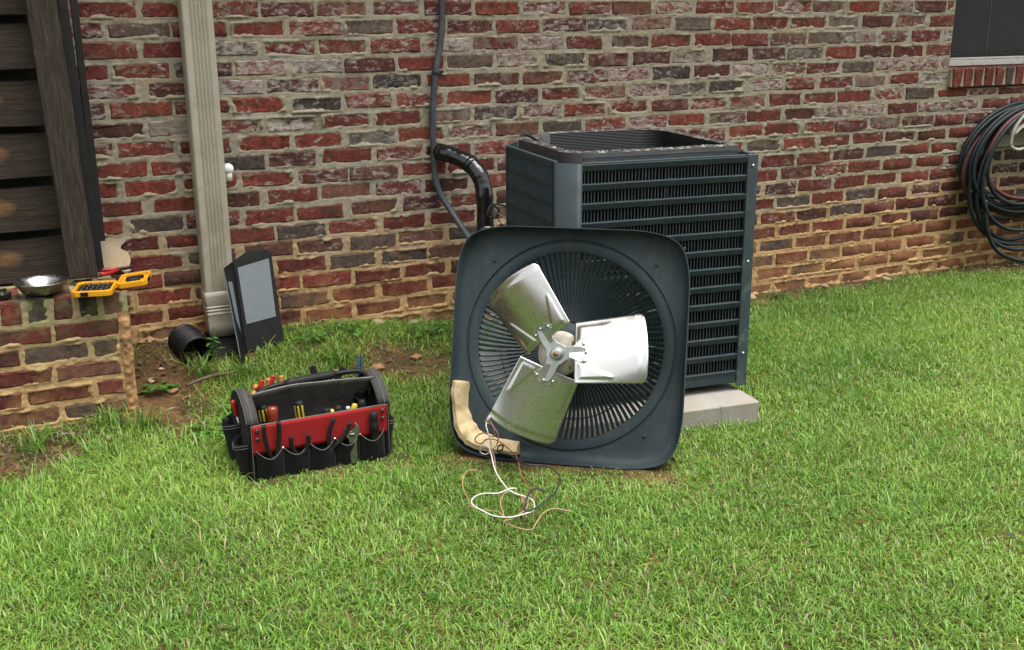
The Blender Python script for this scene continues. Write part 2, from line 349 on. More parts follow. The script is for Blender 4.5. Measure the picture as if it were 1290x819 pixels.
# ------------------------------------------------------------------ the ground
def ground_z(x, y):
    x = np.asarray(x, float); y = np.asarray(y, float)
    sm = lambda t: np.clip(t, 0, 1) ** 2 * (3 - 2 * np.clip(t, 0, 1))
    left = sm((.25 - x) / 1.2)
    z = .10 * left * sm((y + .55) / .5) - .035 * sm((-1.5 - x) / .35) * sm((y + 1.1) / .4) * sm((-.2 - y) / .2)
    z = z - .024 * sm((x - .5) / .8) * sm((y + 1.0) / .7)
    z = z + .012 * (fbm(x, y, 1.7, 3) - .5) + .010 * (fbm(x, y, 7., 4) - .5)
    return z
def gz(x, y): return float(ground_z(np.array([x]), np.array([y]))[0])
def build_ground():
    xs = np.concatenate([np.linspace(-40, -3, 25)[:-1], np.linspace(-3, 4, 240), np.linspace(4, 40, 25)[1:]])
    ys = np.concatenate([np.linspace(-40, -4.2, 25)[:-1], np.linspace(-4.2, .02, 160), [.25]])
    X, Y = np.meshgrid(xs, ys); Zg = ground_z(X, Y)
    cl = fbm(X, Y, 22., 11); Zg = Zg + .010 * (cl - .5) * ((X > -3) & (X < 4))
    V = np.stack([X, Y, Zg], -1).reshape(-1, 3); nx = len(xs); j, i = np.meshgrid(np.arange(len(ys) - 1), np.arange(nx - 1), indexing='ij')
    a = (j * nx + i).ravel(); F = np.stack([a, a + 1, a + 1 + nx, a + nx], -1)
    o = mesh_np('ground', V, [F], M['soil'], smooth=True); tag(o, 'clay soil showing through the lawn and along the wall', None, kind='structure')
build_ground()

# ------------------------------------------------------------------ the house wall: mortar bed + single bricks
BL, BH, JT = .2032, .06657, .0140             # brick pitch, course height, joint
Z0, X0 = 1.25 - .0181, -1.4855                # bed line of course 0, left end of one brick in course 0
WIN = (2.345, 3.40, .985, 2.1)                # window opening x0 x1 z0 z1
PALETTE = [((.172, .030, .019), 6), ((.134, .023, .016), 5.5), ((.195, .043, .025), 2.4), ((.080, .022, .017), 2.0), ((.150, .062, .043), 1.5), ((.082, .058, .049), 1.2), ((.046, .037, .034), .7), ((.12, .085, .066), .7)]
PW = np.array([p[1] for p in PALETTE]); PW = PW / PW.sum()
def brick_mesh(L, H, D=.03, irr=1.0):
    """front at -y; irregular outline, worn arrises"""
    n = 10; h, l = H / 2, L / 2
    pts = [(-l, -h), (-l * .35, -h), (l * .3, -h), (l, -h), (l, -h * .1), (l, h), (l * .4, h), (-l * .3, h), (-l, h), (-l, h * .15)]
    pts = [(x + rng.normal(0, .0022 * irr), z + rng.normal(0, .0016 * irr)) for x, z in pts]
    c = .0035 + rng.random() * .003; f = rng.normal(0, .0012, n)
    inn = [(x * (1 - c / l) , -.0 + f[i], z * (1 - c / h)) for i, (x, z) in enumerate(pts)]
    mid = [(x, .0045, z) for x, z in pts]; back = [(x, D, z) for x, z in pts]
    V = inn + mid + back; F = [tuple(range(n))]
    for r in range(2):
        for i in range(n): k = (i + 1) % n; F.append((r * n + i, r * n + n + i, r * n + n + k, r * n + k))
    return V, F
def brick_cols(x, z, mossy=0.):
    c = np.array(PALETTE[rng.choice(len(PALETTE), p=PW)][0]) * rng.uniform(.75, 1.2)
    up = min(1, max(0, (z - .25) / .6))
    wear = (np.clip(rng.beta(1.3, 2.2) * (.35 + .75 * up), 0, 1), rng.beta(1.2, 2.5) * (.5 + .5 * up), mossy * rng.random(), 1)
    return (*c, 1), wear
wall = empty('brick_wall', (0, 0, 0), label='old red brick house wall with thick pale mortar joints and white smears', cat='wall')
bricks = []          # (x0, x1, z0, z1)
for r in range(-28, 21):
    zt = Z0 - r * BH - JT / 2; zb = zt - BH + JT
    off = X0 + (BL / 2 if r % 2 else 0) + rng.normal(0, .006)
    for k in range(-13, 27):
        x0 = off + k * BL + rng.normal(0, .004); x1 = off + (k + 1) * BL - JT + rng.normal(0, .004)
        if rng.random() < .06: x1 -= rng.uniform(.008, .02)
        dz = rng.normal(0, .0018); t_, b_ = zt + dz + rng.normal(0, .001), zb + dz + rng.normal(0, .001)
        if x0 < -4 or x1 > 6.5: continue
        if t_ > WIN[2] - .098 and b_ < WIN[2] - .120 and x1 > WIN[0] and x0 < WIN[1]: t_ = WIN[2] - .108
        if b_ < WIN[3] and t_ > WIN[2] - .098 and x1 > WIN[0] and x0 < WIN[1]:      # window and its sill course
            xl = WIN[0] - .012 - (0 if b_ > WIN[2] - .02 else .0)
            if x0 < xl - .03: x1 = xl
            elif x1 > WIN[1] + .04: x0 = WIN[1] + .012
            else: continue
        bricks.append((x0, x1, b_, t_, r))
def hidden(x, z):      # behind the condenser or the plinth
    px, py, d = project([(x, 0, z)]); px, py = px[0], py[0]
    return (650 < px < 940 and py > 185) or (585 < px < 660 and py > 305) or px < 95 and py < 350 or (235 < px < 275)
info = []
for b in bricks:
    cx, cz = (b[0] + b[1]) / 2, (b[2] + b[3]) / 2
    px, py, d = project([(cx, 0, cz)]); inside = -25 < px[0] < 1315 and -12 < py[0] < 430 and cz > -.02
    info.append((d[0] if inside and not hidden(cx, cz) else 1e3 + d[0]))
order = np.argsort(info); single = set(order[:296].tolist())
RV, RF, RC, RW = [], [], [], []; nb = 0
for i, b in enumerate(bricks):
    L_, H_ = b[1] - b[0], b[3] - b[2]; cx, cz = (b[0] + b[1]) / 2, (b[2] + b[3]) / 2
    V, F = brick_mesh(L_, H_); col, wear = brick_cols(cx, cz); yo = -.004 + rng.normal(0, .0014)
    if i in single and info[i] < 1e3:
        mb = MB(); mb.add(V, F); o = mb.build('brick', M['brick'], wall, loc=(cx, yo, cz))
        for an, c in (('col', col), ('wear', wear)):
            a = o.data.attributes.new(an, 'FLOAT_COLOR', 'POINT'); a.data.foreach_set('color', np.tile(c, len(V)).astype(np.float32))
        o.rotation_euler = (rng.normal(0, .008), rng.normal(0, .006), rng.normal(0, .006))
    else:
        base = len(RV)
        RV += [(x + cx, y + yo, z + cz) for x, y, z in V]; RF += [tuple(k + base for k in f) for f in F]; RC += [col] * len(V); RW += [wear] * len(V)
q = np.array([f for f in RF if len(f) == 4]); ng = np.array([f for f in RF if len(f) == 10])
o = mesh_np('bricks_beyond', np.array(RV), [ng, q], M['brick'], wall, attrs=dict(col=np.array(RC), wear=np.array(RW))); tag(o, kind='stuff')

def mortar_field(name, rects, x0, x1, z0, z1, step, mat, parent, yface=0., skip=None, seed=1, foot=True):
    """uneven mortar surface: fills the joints and creeps over the brick edges"""
    nx = int((x1 - x0) / step) + 1; nz = int((z1 - z0) / step) + 1
    xs = np.linspace(x0, x1, nx); zs = np.linspace(z0, z1, nz); X, Zm = np.meshgrid(xs, zs)
    ins = np.full(X.shape, -1.0)
    for a, b, c, d in rects:
        i0, i1 = np.searchsorted(xs, a), np.searchsorted(xs, b); j0, j1 = np.searchsorted(zs, c), np.searchsorted(zs, d)
        if i1 <= i0 or j1 <= j0: continue
        xx = X[j0:j1, i0:i1]; zz = Zm[j0:j1, i0:i1]
        dd = np.minimum(np.minimum(xx - a, b - xx), np.minimum(zz - c, d - zz)); ins[j0:j1, i0:i1] = np.maximum(ins[j0:j1, i0:i1], dd)
    n1 = fbm(X, Zm, 18, seed, 3); n2 = fbm(X, Zm, 75, seed + 3, 2); n3 = fbm(X, Zm * 1.6, 7, seed + 8, 2)
    low = np.clip((.16 + .12 * np.clip((-1.0 - X) / .3, 0, 1) - Zm) / .2, 0, 1)
    if not foot: low = np.clip((.02 - Zm) / .2, 0, 1)
    h = .0022 + .006 * (n1 - .5) + .004 * (n2 - .5) + low * .004
    inside = np.clip(ins, 0, None)
    creep = .030 * np.clip(n1 - .56, 0, 1) + .022 * np.clip(n3 - .56, 0, 1) + .0045 * (n2 - .5) + low * .012 * n1
    h = np.where(ins >= 0, h + .0012 + creep - inside * .80, h + .0005)
    h = np.maximum(h, -.012)
    V = np.stack([X, yface - h, Zm], -1).reshape(-1, 3)
    j, i = np.meshgrid(np.arange(nz - 1), np.arange(nx - 1), indexing='ij'); a = (j * nx + i).ravel()
    F = np.stack([a, a + 1, a + 1 + nx, a + nx], -1)
    keep = np.ones(len(F), bool); cxm = X[:-1, :-1].ravel() + step / 2; czm = Zm[:-1, :-1].ravel() + step / 2
    if skip: keep &= ~((cxm > skip[0]) & (cxm < skip[1]) & (czm > skip[2]) & (czm < skip[3]))
    sub = np.maximum.reduce([h[:-1, :-1], h[1:, :-1], h[:-1, 1:], h[1:, 1:]]).ravel(); keep &= sub > -.0115   # nothing behind the middle of a brick
    F = F[keep]; used = np.unique(F); re = np.full(len(V), -1); re[used] = np.arange(len(used))
    return mesh_np(name, V[used], [re[F]], mat, parent, smooth=True)
rects = [b[:4] for b in bricks]
SILLZ = (WIN[2] - .098, WIN[2] - .006)
sill = []; xk = WIN[0] - .005
while xk < WIN[1]:
    wd = .056 + rng.normal(0, .002); sill.append((xk, xk + wd, SILLZ[0], SILLZ[1])); xk += wd + .0135
mortar_field('mortar', rects, -1.95, 3.12, -.12, 1.40, .0046, M['mortar'], wall, skip=(WIN[0] - .01, WIN[1], SILLZ[0] - .006, 2.2), seed=2)
mb = MB()                                         # the plain bed further out
for (a, b, c, d) in [(-4, -1.95, -.3, 3.0), (3.12, 6.5, -.3, SILLZ[0]), (-1.95, WIN[0], 1.40, 3.0), (WIN[0], 3.12, 2.1, 3.0), (3.40, 6.5, SILLZ[0], 3.0), (3.12, 3.40, 2.1, 3.0)]:
    mb.add([(a, .001, c), (b, .001, c), (b, .001, d), (a, .001, d)], [(0, 1, 2, 3)])
mb.build('mortar_bed', M['mortar'], wall)
mb = MB()                                         # backing, with the reveal round the window
mb.box(((-4 + WIN[0]) / 2 - .005, .13, 1.35), (WIN[0] + 4 - .01, .2, 3.3)); mb.box(((WIN[1] + 6.5) / 2, .13, 1.35), (6.5 - WIN[1], .2, 3.3))
mb.box(((WIN[0] + WIN[1]) / 2, .13, (-.3 + SILLZ[0]) / 2), (WIN[1] - WIN[0] + .008, .2, SILLZ[0] + .29)); mb.box(((WIN[0] + WIN[1]) / 2, .13, 2.55), (WIN[1] - WIN[0] + .008, .2, .9))
mb.build('wall_core', M['mortar'], wall)
for (a, b, c, d) in sill:                         # rowlock sill bricks under the window, stepping out of the wall
    V, F = brick_mesh(b - a, d - c, .14, .8); col, wear = brick_cols(a, .6); col = (*(np.array(PALETTE[rng.integers(0, 3)][0]) * .9), 1)
    if rng.random() < .15: col = (.07, .055, .055, 1)
    mb = MB(); mb.add(V, F); o = mb.build('sill_brick', M['brick'], wall, loc=((a + b) / 2, -.030 + rng.normal(0, .001), (c + d) / 2 - .003))
    o.rotation_euler = (R(5), 0, rng.normal(0, .01))
    for an, cc in (('col', col), ('wear', (wear[0] * .5, wear[1] * .5, 0, 1))):
        at = o.data.attributes.new(an, 'FLOAT_COLOR', 'POINT'); at.data.foreach_set('color', np.tile(cc, len(V)).astype(np.float32))
mb = MB(); mb.box(((WIN[0] + WIN[1]) / 2 - .01, .035, (SILLZ[0] + SILLZ[1]) / 2 - .001), (WIN[1] - WIN[0] + .004, .118, SILLZ[1] - SILLZ[0] - .005)); mb.build('sill_mortar', M['mortar'], wall, bevel=.004)

# the house goes on above the frame: eave over the wall
eave = empty('roof_eave', (0, 0, 3.0), label='painted soffit and shingle edge overhanging the brick wall', cat='roof')
MB().box((1.25, -.15, .03), (10.5, .75, .04)).build('soffit', M['eave'], eave)
MB().box((1.25, -.54, .08), (10.5, .03, .18)).build('fascia', M['eave'], eave)
MB().add([(-4, -.60, .18), (6.5, -.60, .18), (6.5, 3, 1.9), (-4, 3, 1.9), (-4, -.60, .16), (6.5, -.60, .16), (6.5, 3, 1.88), (-4, 3, 1.88)], [(0, 1, 2, 3), (4, 7, 6, 5), (0, 4, 5, 1)]).build('shingles', M['shingle'], eave)

# ------------------------------------------------------------------ the window
win = empty('window', ((WIN[0] + WIN[1]) / 2, 0, WIN[2]), label='dark screened window with grey metal bottom rail above the brick sill', cat='window')
hw = (WIN[1] - WIN[0]) / 2; hh = WIN[3] - WIN[2]
fr = MB().box((0, .055, .014), (2 * hw, .05, .028)); fr.box((0, .045, .034), (2 * hw, .03, .010)); fr.box((0, .055, hh - .02), (2 * hw, .05, .04))
fr.box((hw - .012, .055, hh / 2), (.024, .05, hh - .07)); fr.build('frame', M['winframe'], win, bevel=.002)
MB().box((-hw + .012, .056, hh / 2), (.024, .05, hh - .07)).build('frame_side', M['winbar'], win, bevel=.002)
sc_ = MB().box((0, .048, .050), (2 * hw - .05, .022, .022)).box((0, .05, hh - .055), (2 * hw - .05, .022, .02)).box((-hw + .034, .05, hh / 2), (.02, .022, hh - .11)).box((hw - .034, .05, hh / 2), (.02, .022, hh - .11))
sc_ = sc_.build('screen_frame', M['winbar'], win, bevel=.002)
MB().box((0, .057, hh / 2 + .003), (2 * hw - .07, .004, hh - .12)).build('screen', M['screen'], sc_)
MB().box((0, .085, hh / 2), (2 * hw - .01, .008, hh - .02)).build('pane', M['pane'], win)
MB().box((-hw + .285, .0545, hh / 2), (.004, .003, hh - .12)).build('muntin', plain('screen_crease', (.05, .052, .05), .7), win)

# ------------------------------------------------------------------ low brick plinth on the left
PY, PT = -.42, .410                                # front face, top
pl = empty('brick_plinth', (-1.85, PY, 0), label='low brick plinth with upright top bricks below the wooden shutter', cat='plinth')
pl_rects = []; PO = Vector((-1.85, PY, 0))
def set_cols(o, col, wear):
    n = len(o.data.vertices)
    for an, cc in (('col', col), ('wear', wear)):
        at = o.data.attributes.new(an, 'FLOAT_COLOR', 'POINT'); at.data.foreach_set('color', np.tile(cc, n).astype(np.float32))
def plinth_brick(a, b, c, d, D, name, irr=1.2, tilt=0, up=False):
    V, F = brick_mesh(b - a, d - c, D, irr); mb = MB(); mb.add(V, F)
    o = mb.build(name, M['brick'], pl, loc=Vector(((a + b) / 2, PY - .004 + rng.normal(0, .002), (c + d) / 2)) - PO)
    col, wear = brick_cols(a, .1, 1.0); set_cols(o, tuple(np.array(col) * (.95, .95, .95, 1)), (wear[0] * .5, wear[1] * .6, .55 + .45 * wear[2], 1)); o.rotation_euler = (0, rng.normal(0, .01) + tilt, rng.normal(0, .01)); pl_rects.append((a, b, c, d))
for r in range(6):
    zt = .327 - r * BH - JT / 2; zb = zt - BH + JT; off = -1.585 - (.0 if r % 2 == 0 else BL / 2) + rng.normal(0, .006)
    if r % 2: plinth_brick(off + JT, -1.588 + rng.normal(0, .004), zb, zt, .1, 'brick')
    for k in range(1, 7):
        plinth_brick(off - k * BL + JT + rng.normal(0, .003), off - (k - 1) * BL + rng.normal(0, .003), zb + rng.normal(0, .002), zt + rng.normal(0, .002), .1, 'brick')
xk = -1.567
while xk > -2.75:
    wd = .060 + rng.normal(0, .002); plinth_brick(xk - wd, xk, .334, PT - .001 + rng.normal(0, .0015), .20, 'rowlock_brick', .8); xk -= wd + .016
o = mortar_field('mortar', pl_rects, -2.1, -1.552, -.14, PT - .004, .0045, M['mossy'], pl, yface=PY, seed=31, foot=False); o.location = -PO
mb = MB(); mb.box((-2.17, PY / 2 - .01, .13), (1.20, -PY - .03, .545)); o = mb.build('plinth_core', M['mossy'], pl, bevel=.008); o.location = -PO
def rag(u, v):      # ragged mortar run down the corner
    z = -.02 + v * .36; x = -1.588 + .006 * float(vnoise(1, z, 9, 2)) + u * (.014 + .020 * v + .016 * float(vnoise(0, z, 14, 5)) + .006 * float(vnoise(3, z, 60, 6))); return (x, PY - .002 - .009 * math.sin(u * math.pi) * float(vnoise(x, z, 20, 9)) - .008 * float(vnoise(x, z, 70, 9)) + .05 * (u > .9), z)
mb = MB().grid(rag, 12, 120); o = mb.build('mortar_run', plain('clay_stained_mortar', (.27, .15, .062), .95, var=.35, sc=22, bump=.8, bsc=70, bd=.006), pl, smooth=True); o.location = -PO
def cap(u, v):      # sloping mortar fillet between plinth top and wall
    x = -1.60 + u * (.070 + .055 * float(vnoise(0, v * 3, 1.7, 12))); y = -.005 - .10 * (1 - v) ** 1.4; z = PT - .012 + v * .095 + .010 * float(vnoise(x, v, 30, 3)); return (x, y - .01 * math.sin(u * math.pi), z)
mb = MB().grid(cap, 10, 8); o = mb.build('mortar_fillet', M['mortar'], pl, smooth=True); o.location = -PO

# ------------------------------------------------------------------ wooden louvred shutter standing on the plinth
sh = empty('wooden_shutter', (-1.66, -.22, PT), label='weathered grey wooden shutter with wide slats standing on the plinth', cat='shutter')
def board(dx, dy, dz, n=10, amp=.0015, seed=1, axis=2):
    mb = MB(); L = (dx, dy, dz)[axis]; rings = []
    for i in range(n + 1):
        t = (i / n - .5) * L; j = lambda k: (float(vnoise(i * .7, k * 3.3, 1., seed + k)) - .5) * 2 * amp
        if axis == 2: ring = [(-dx / 2 + j(0), -dy / 2 + j(1), t), (dx / 2 + j(2), -dy / 2 + j(3), t), (dx / 2 + j(4), dy / 2, t), (-dx / 2 + j(5), dy / 2, t)]
        else: ring = [(t, -dy / 2 + j(1), -dz / 2 + j(0)), (t, -dy / 2 + j(3), dz / 2 + j(2)), (t, dy / 2, dz / 2), (t, dy / 2, -dz / 2)]
        rings.append(ring)
    vs = [v for g in rings for v in g]; fs = []
    for i in range(n):
        for k in range(4): fs.append((i * 4 + k, i * 4 + (k + 1) % 4, (i + 1) * 4 + (k + 1) % 4, (i + 1) * 4 + k))
    fs += [(0, 1, 2, 3), tuple(range(n * 4, n * 4 + 4))]; return mb.add(vs, fs)
o = board(.088, .042, 1.9, 24, .002, 3).build('stile', M['wood'], sh, bevel=.004, loc=(-.035, -.01, .965)); o.rotation_euler = (R(-1.0), R(-1.9), 0)
o = board(.022, .03, 1.75, 20, .0015, 9).build('edge_strip', M['winbar'], sh, bevel=.002, loc=(.066, .055, .99)); o.rotation_euler = (0, R(-.3), 0)
o = board(.030, .03, 1.85, 20, .0015, 13).build('inner_strip', M['winbar'], sh, bevel=.002, loc=(.030, .035, .95)); o.rotation_euler = (0, R(-1.4), 0)
for k in range(11):
    o = board(.95, .022, .140, 12, .003, 20 + k, 0).build('slat', M['plank'], sh, bevel=.003, loc=(-.52, .062 + rng.normal(0, .002), .068 + k * .168)); o.rotation_euler = (R(-9 + rng.normal(0, 2)), R(rng.normal(0, .5)), 0)
MB().box((-.52, .12, .93), (.95, .02, 1.86)).build('backing', M['wall_in'], sh)

# things lying on the plinth
bw = empty('steel_bowl', (-1.795, -.375, PT), label='shiny shallow steel bowl holding screws on the plinth', cat='bowl')
MB().lathe([(.0005, .004), (.034, .004), (.056, .016), (.072, .036), (.078, .0455), (.0795, .0455), (.0795, .044), (.074, .035), (.058, .013), (.031, .0005), (.0005, .0005)], 40, cap=False).build('dish', M['bowl'], bw, smooth=True)
for i in range(16):
    a = rng.random() * 6.28; rr = .04 * math.sqrt(rng.random()); p = Vector((-1.795 + rr * math.cos(a), -.375 + rr * math.sin(a), PT + .011 + rr * .12 + .004 * rng.random())); d = Vector((rng.normal(), rng.normal(), .25 * rng.normal())).normalized()
    s = empty('screw', p, d.to_track_quat('Z', 'Y').to_euler(), 'small loose screw lying in the steel bowl', 'screw', 'screws in the steel bowl')
    dk = M['darksteel'] if i % 3 == 0 else M['steel']
    MB().tube([(0, 0, -.011), (0, 0, .008)], [.0012, .0019], 6).build('shank', dk, s, smooth=True); MB().lathe([(.0038, .008), (.0042, .010), (.003, .0125)], 8).build('head', dk, s)
# open bit case
bc = empty('bit_case', (-1.585, -.375, PT), (0, 0, R(-14)), 'open yellow plastic case of screwdriver bits on the plinth corner', 'tool case')
def tray(cx, cy, wx, wy, name, tilt=0):
    o = MB()
    pts = [(-wx / 2 + .012, -wy / 2), (wx / 2 - .012, -wy / 2), (wx / 2, -wy / 2 + .012), (wx / 2, wy / 2 - .012), (wx / 2 - .012, wy / 2), (-wx / 2 + .012, wy / 2), (-wx / 2, wy / 2 - .012), (-wx / 2, -wy / 2 + .012)]
    ins = [(x * .86, y * .80) for x, y in pts]; n = 8
    vs = [(x, y, 0) for x, y in pts] + [(x, y, .017) for x, y in pts] + [(x, y, .017) for x, y in ins] + [(x, y, .007) for x, y in ins]
    fs = [tuple(range(n))[::-1], tuple(range(3 * n, 4 * n))]
    for r in range(3):
        for i in range(n): k = (i + 1) % n; fs.append((r * n + i, r * n + k, r * n + n + k, r * n + n + i))
    o.add(vs, fs); ob = o.build(name, M['yellow'], bc, bevel=.0015); ob.location = (cx, cy, .001); ob.rotation_euler = (tilt, 0, 0); return ob
ta = tray(-.048, -.045, .120, .145, 'bit_tray'); tb = tray(.062, .035, .095, .145, 'lid_tray'); tb.rotation_euler = (0, R(-6), 0); tb.location.z = .006
MB().box((.010, .0, .008), (.012, .07, .008)).build('hinge', M['yellow'], bc, bevel=.002)
MB().box((0, 0, .0090), (.098, .112, .004)).build('bit_holder', M['black'], ta)
for i in range(6):
    for j in range(5):
        MB().tube([(-.036 + i * .0145, -.040 + j * .020, .0115), (-.036 + i * .0145, -.026 + j * .020, .0135)], .0026, 6).build('bit', M['darksteel'] if (i + j) % 2 else M['steel'], ta)
MB().box((.0, .02, .011), (.055, .020, .010)).build('driver_insert', M['black'], tb, bevel=.003)
MB().tube([(-.02, -.035, .012), (.02, -.02, .012)], .009, 10).build('socket_insert', M['rubber'], tb, smooth=True)
MB().box((.0475, -.02, .009), (.004, .05, .010)).build('latch', M['black'], tb); MB().box((-.02, -.0735, .009), (.022, .005, .012)).build('latch', M['black'], ta)

def pliers(name, loc, rot, label, grip, length=.17, open_=.35, group=None, jaw='darksteel', cat='pliers'):
    """local +z = towards the handle ends, jaws at -z"""
    t = empty(name, loc, rot, label, cat, group); L = length
    for s in (-1, 1):
        pts = [(s * .004, 0, 0), (s * .011, 0, L * .12), (s * (.012 + open_ * .03), 0, L * .3), (s * (.012 + open_ * .045), 0, L * .48), (s * (.010 + open_ * .05), 0, L * .62)]
        MB().tube(spline(pts, 4), [.005] * 4 + [.0068] * 12 + [.0062], 8).build('handle', M[grip], t, smooth=True)
        MB().prism([(0, -.006), (s * .010, -.004), (s * .009, .02), (s * .0045, .055), (s * .0008, .055), (s * .0008, .01)], -.0045, .0045, Matrix.Rotation(R(-90), 3, 'X')).build('jaw', M[jaw], t, bevel=.001)
    MB().lathe([(.008, -.0055), (.0085, 0), (.008, .0055)], 12, Matrix.Rotation(R(90), 3, 'X')).build('pivot', M[jaw], t)
    return t
pliers('pliers', (-1.545, -.165, PT + .012), (R(88), 0, R(-62)), 'red handled pliers lying behind the yellow bit case', 'redp', .15, .5)
cl = empty('spring_clamp', (-1.912, -.385, PT), (0, 0, R(20)), 'black plastic clamp at the left edge beside the steel bowl', 'clamp')
MB().prism([(-.03, -.008), (.022, -.012), (.03, -.004), (.028, .006), (-.03, .008)], .0, .020).build('arm', M['black'], cl, bevel=.003)
MB().prism([(-.03, -.010), (.012, -.006), (.020, .002), (-.03, .012)], .022, .034).build('arm', M['rubber'], cl, bevel=.003)
MB().tube([(.0, -.012, .02), (.0, .012, .02)], .006, 10).build('pivot', M['steel'], cl)

# ------------------------------------------------------------------ downspout and drain
ds = empty('downspout', (-1.203, -.055, .14), label='beige fluted metal downspout fixed to the brick wall', cat='downspout')
def flute(w_, d_, crimp=0):
    pts = []; n = 30
    for i in range(n + 1):
        u = i / n; x = -w_ / 2 + .006 + u * (w_ - .012); gr = 0
        if .16 < u < .84: gr = -.0060 * (.5 - .5 * math.cos((u - .16) / .68 * 2 * math.pi * 5))
        pts.append((x, -d_ / 2 - gr if False else -d_ / 2 - gr * 1.0))
    pts = [(-w_ / 2, d_ / 2), (-w_ / 2, -d_ / 2 + .006), (-w_ / 2 + .002, -d_ / 2 + .002)] + pts + [(w_ / 2 - .002, -d_ / 2 + .002), (w_ / 2, -d_ / 2 + .006), (w_ / 2, d_ / 2)]
    return pts
prof = flute(.104, .076); n = len(prof)
mb = MB(); zs_ = np.linspace(.11, 2.85, 14); vs = []
for z in zs_: vs += [(x + .012 * 0, y, z) for x, y in prof]
fs = [(i * n + k, i * n + (k + 1) % n, (i + 1) * n + (k + 1) % n, (i + 1) * n + k) for i in range(len(zs_) - 1) for k in range(n)]
mb.add(vs, fs).build('pipe', M['beige'], ds, auto=R(50))
mb = MB(); vs = []                                 # shoe: plain box, crimped ribs, kicked slightly forward
lv = [(.150, 1.06, 0, 1), (.13, 1.07, 0, 1), (.104, 1.07, -.002, 1), (.099, 1.00, -.003, 1), (.093, 1.06, -.004, 1), (.087, .985, -.004, 1), (.081, 1.05, -.005, 1), (.075, .97, -.006, 1), (.068, 1.03, -.007, 1), (.062, .96, -.008, 1), (.03, .98, -.016, 1), (-.012, .98, -.024, 1)]
rp = [(-.052, .038), (-.052, -.034), (-.048, -.038), (.048, -.038), (.052, -.034), (.052, .038)]
for z, sca, yo, _ in lv: vs += [(x * sca, y * sca + yo, z) for x, y in rp]
fs = [(i * 6 + k, i * 6 + (k + 1) % 6, (i + 1) * 6 + (k + 1) % 6, (i + 1) * 6 + k) for i in range(len(lv) - 1) for k in range(6)]
mb.add(vs, fs).build('shoe', M['beige'], ds, auto=R(40), solid=.002)
for z in (.62, 2.2): pass
MB().box((.0, -.043, 2.2), (.118, .004, .025)).box((-.061, .0, 2.2), (.004, .086, .025)).box((.061, .0, 2.2), (.004, .086, .025)).build('strap', M['beige'], ds)
mb = MB()
dr = empty('drain_adapter', (-1.205, -.10, .05), label='black plastic drain adapter under the downspout outlet', cat='drain adapter')
vs = []
for z, a, b, yo in [(-.09, .07, .06, -.06), (.0, .07, .065, -.05), (.045, .072, .062, -.03), (.06, .066, .055, -.025), (.088, .066, .055, -.02)]:
    vs += [(-a, b + yo, z), (-a, -b + yo, z), (a, -b + yo, z), (a, b + yo, z)]
mb.add(vs, [(i * 4 + k, i * 4 + (k + 1) % 4, (i + 1) * 4 + (k + 1) % 4, (i + 1) * 4 + k) for i in range(4) for k in range(4)] + [(0, 1, 2, 3)]).build('body', M['black'], dr, bevel=.006)
MB().tube([(-.06, -.05, .01), (-.105, -.08, .02)], .045, 18).build('spigot', M['black'], dr, smooth=True)
cp = empty('corrugated_pipe', (-1.338, -.16, .128), label='short black corrugated drain pipe with open end beside the wall', cat='pipe')
axis_ = Vector((.20, -.95, -.14)).normalized(); prof_ = []
for i in range(40):
    t = i / 39 * .13; prof_.append((.055 + .0045 * math.sin(i * 2 * math.pi / 6.5), t - .05))
prof_ += [(.049, .078), (.048, -.03), (.0, -.03)]
Q = axis_.to_track_quat('Z', 'Y').to_matrix()
MB().lathe(prof_, 30, Q, cap=False).build('tube', M['black'], cp, smooth=True)
MB().lathe([(.001, -.035), (.043, -.035)], 20, Q, cap=False).build('end_plug', M['twig'], cp)

# removed service cover leaning on the wall
sv = empty('service_cover', (-1.075, -.20, .055), (0, 0, 0), 'black metal access cover with grey paper label leaning by the downspout', 'panel cover')
cw, chh = .140, .385
Mx = Matrix.Rotation(R(-14), 3, 'X'); Mz = Matrix.Rotation(R(6), 3, 'Z')
def cov(p): return Mz @ (Mx @ Vector(p))
mb = MB().prism([(-cw / 2, 0), (cw / 2, 0), (cw / 2, chh - .012), (cw / 2 - .012, chh), (-cw / 2 + .05, chh), (-cw / 2, chh - .028)], -.002, .002, Mz @ Mx @ Matrix.Rotation(R(90), 3, 'X'))
mb.build('face', M['rubber'], sv, bevel=.0008)
mb = MB().add([cov((-cw / 2, .002, 0)), cov((-cw / 2, .002, chh - .028)), cov((-cw / 2 - .062, -.09, chh - .05)), cov((-cw / 2 - .045, -.10, -.045))], [(0, 1, 2, 3)]); mb.build('flange', M['black'], sv, solid=.003)
mb = MB().add([cov((cw / 2, .0, 0)), cov((cw / 2, .0, chh - .012)), cov((cw / 2 + .004, .03, chh - .012)), cov((cw / 2 + .004, .03, 0))], [(0, 1, 2, 3)]); mb.build('return_lip', M['black'], sv, solid=.003)
mb = MB().prism([(-.058, .128), (.054, .140), (.058, .352), (-.060, .332)], .0035, .0045, Mz @ Mx @ Matrix.Rotation(R(90), 3, 'X')); mb.build('paper_label', M['label'], sv)
mb = MB().add([cov((-cw / 2 - .050, -.094, .02)), cov((-cw / 2 - .0585, -.088, .30)), cov((-cw / 2 - .020, -.030, .31)), cov((-cw / 2 - .014, -.024, .06))], [(0, 1, 2, 3)]); mb.v = [Vector(v) + Vector((-.004, -.004, 0)) for v in mb.v]; mb.build('insulation_pad', M['label'], sv, solid=.002)

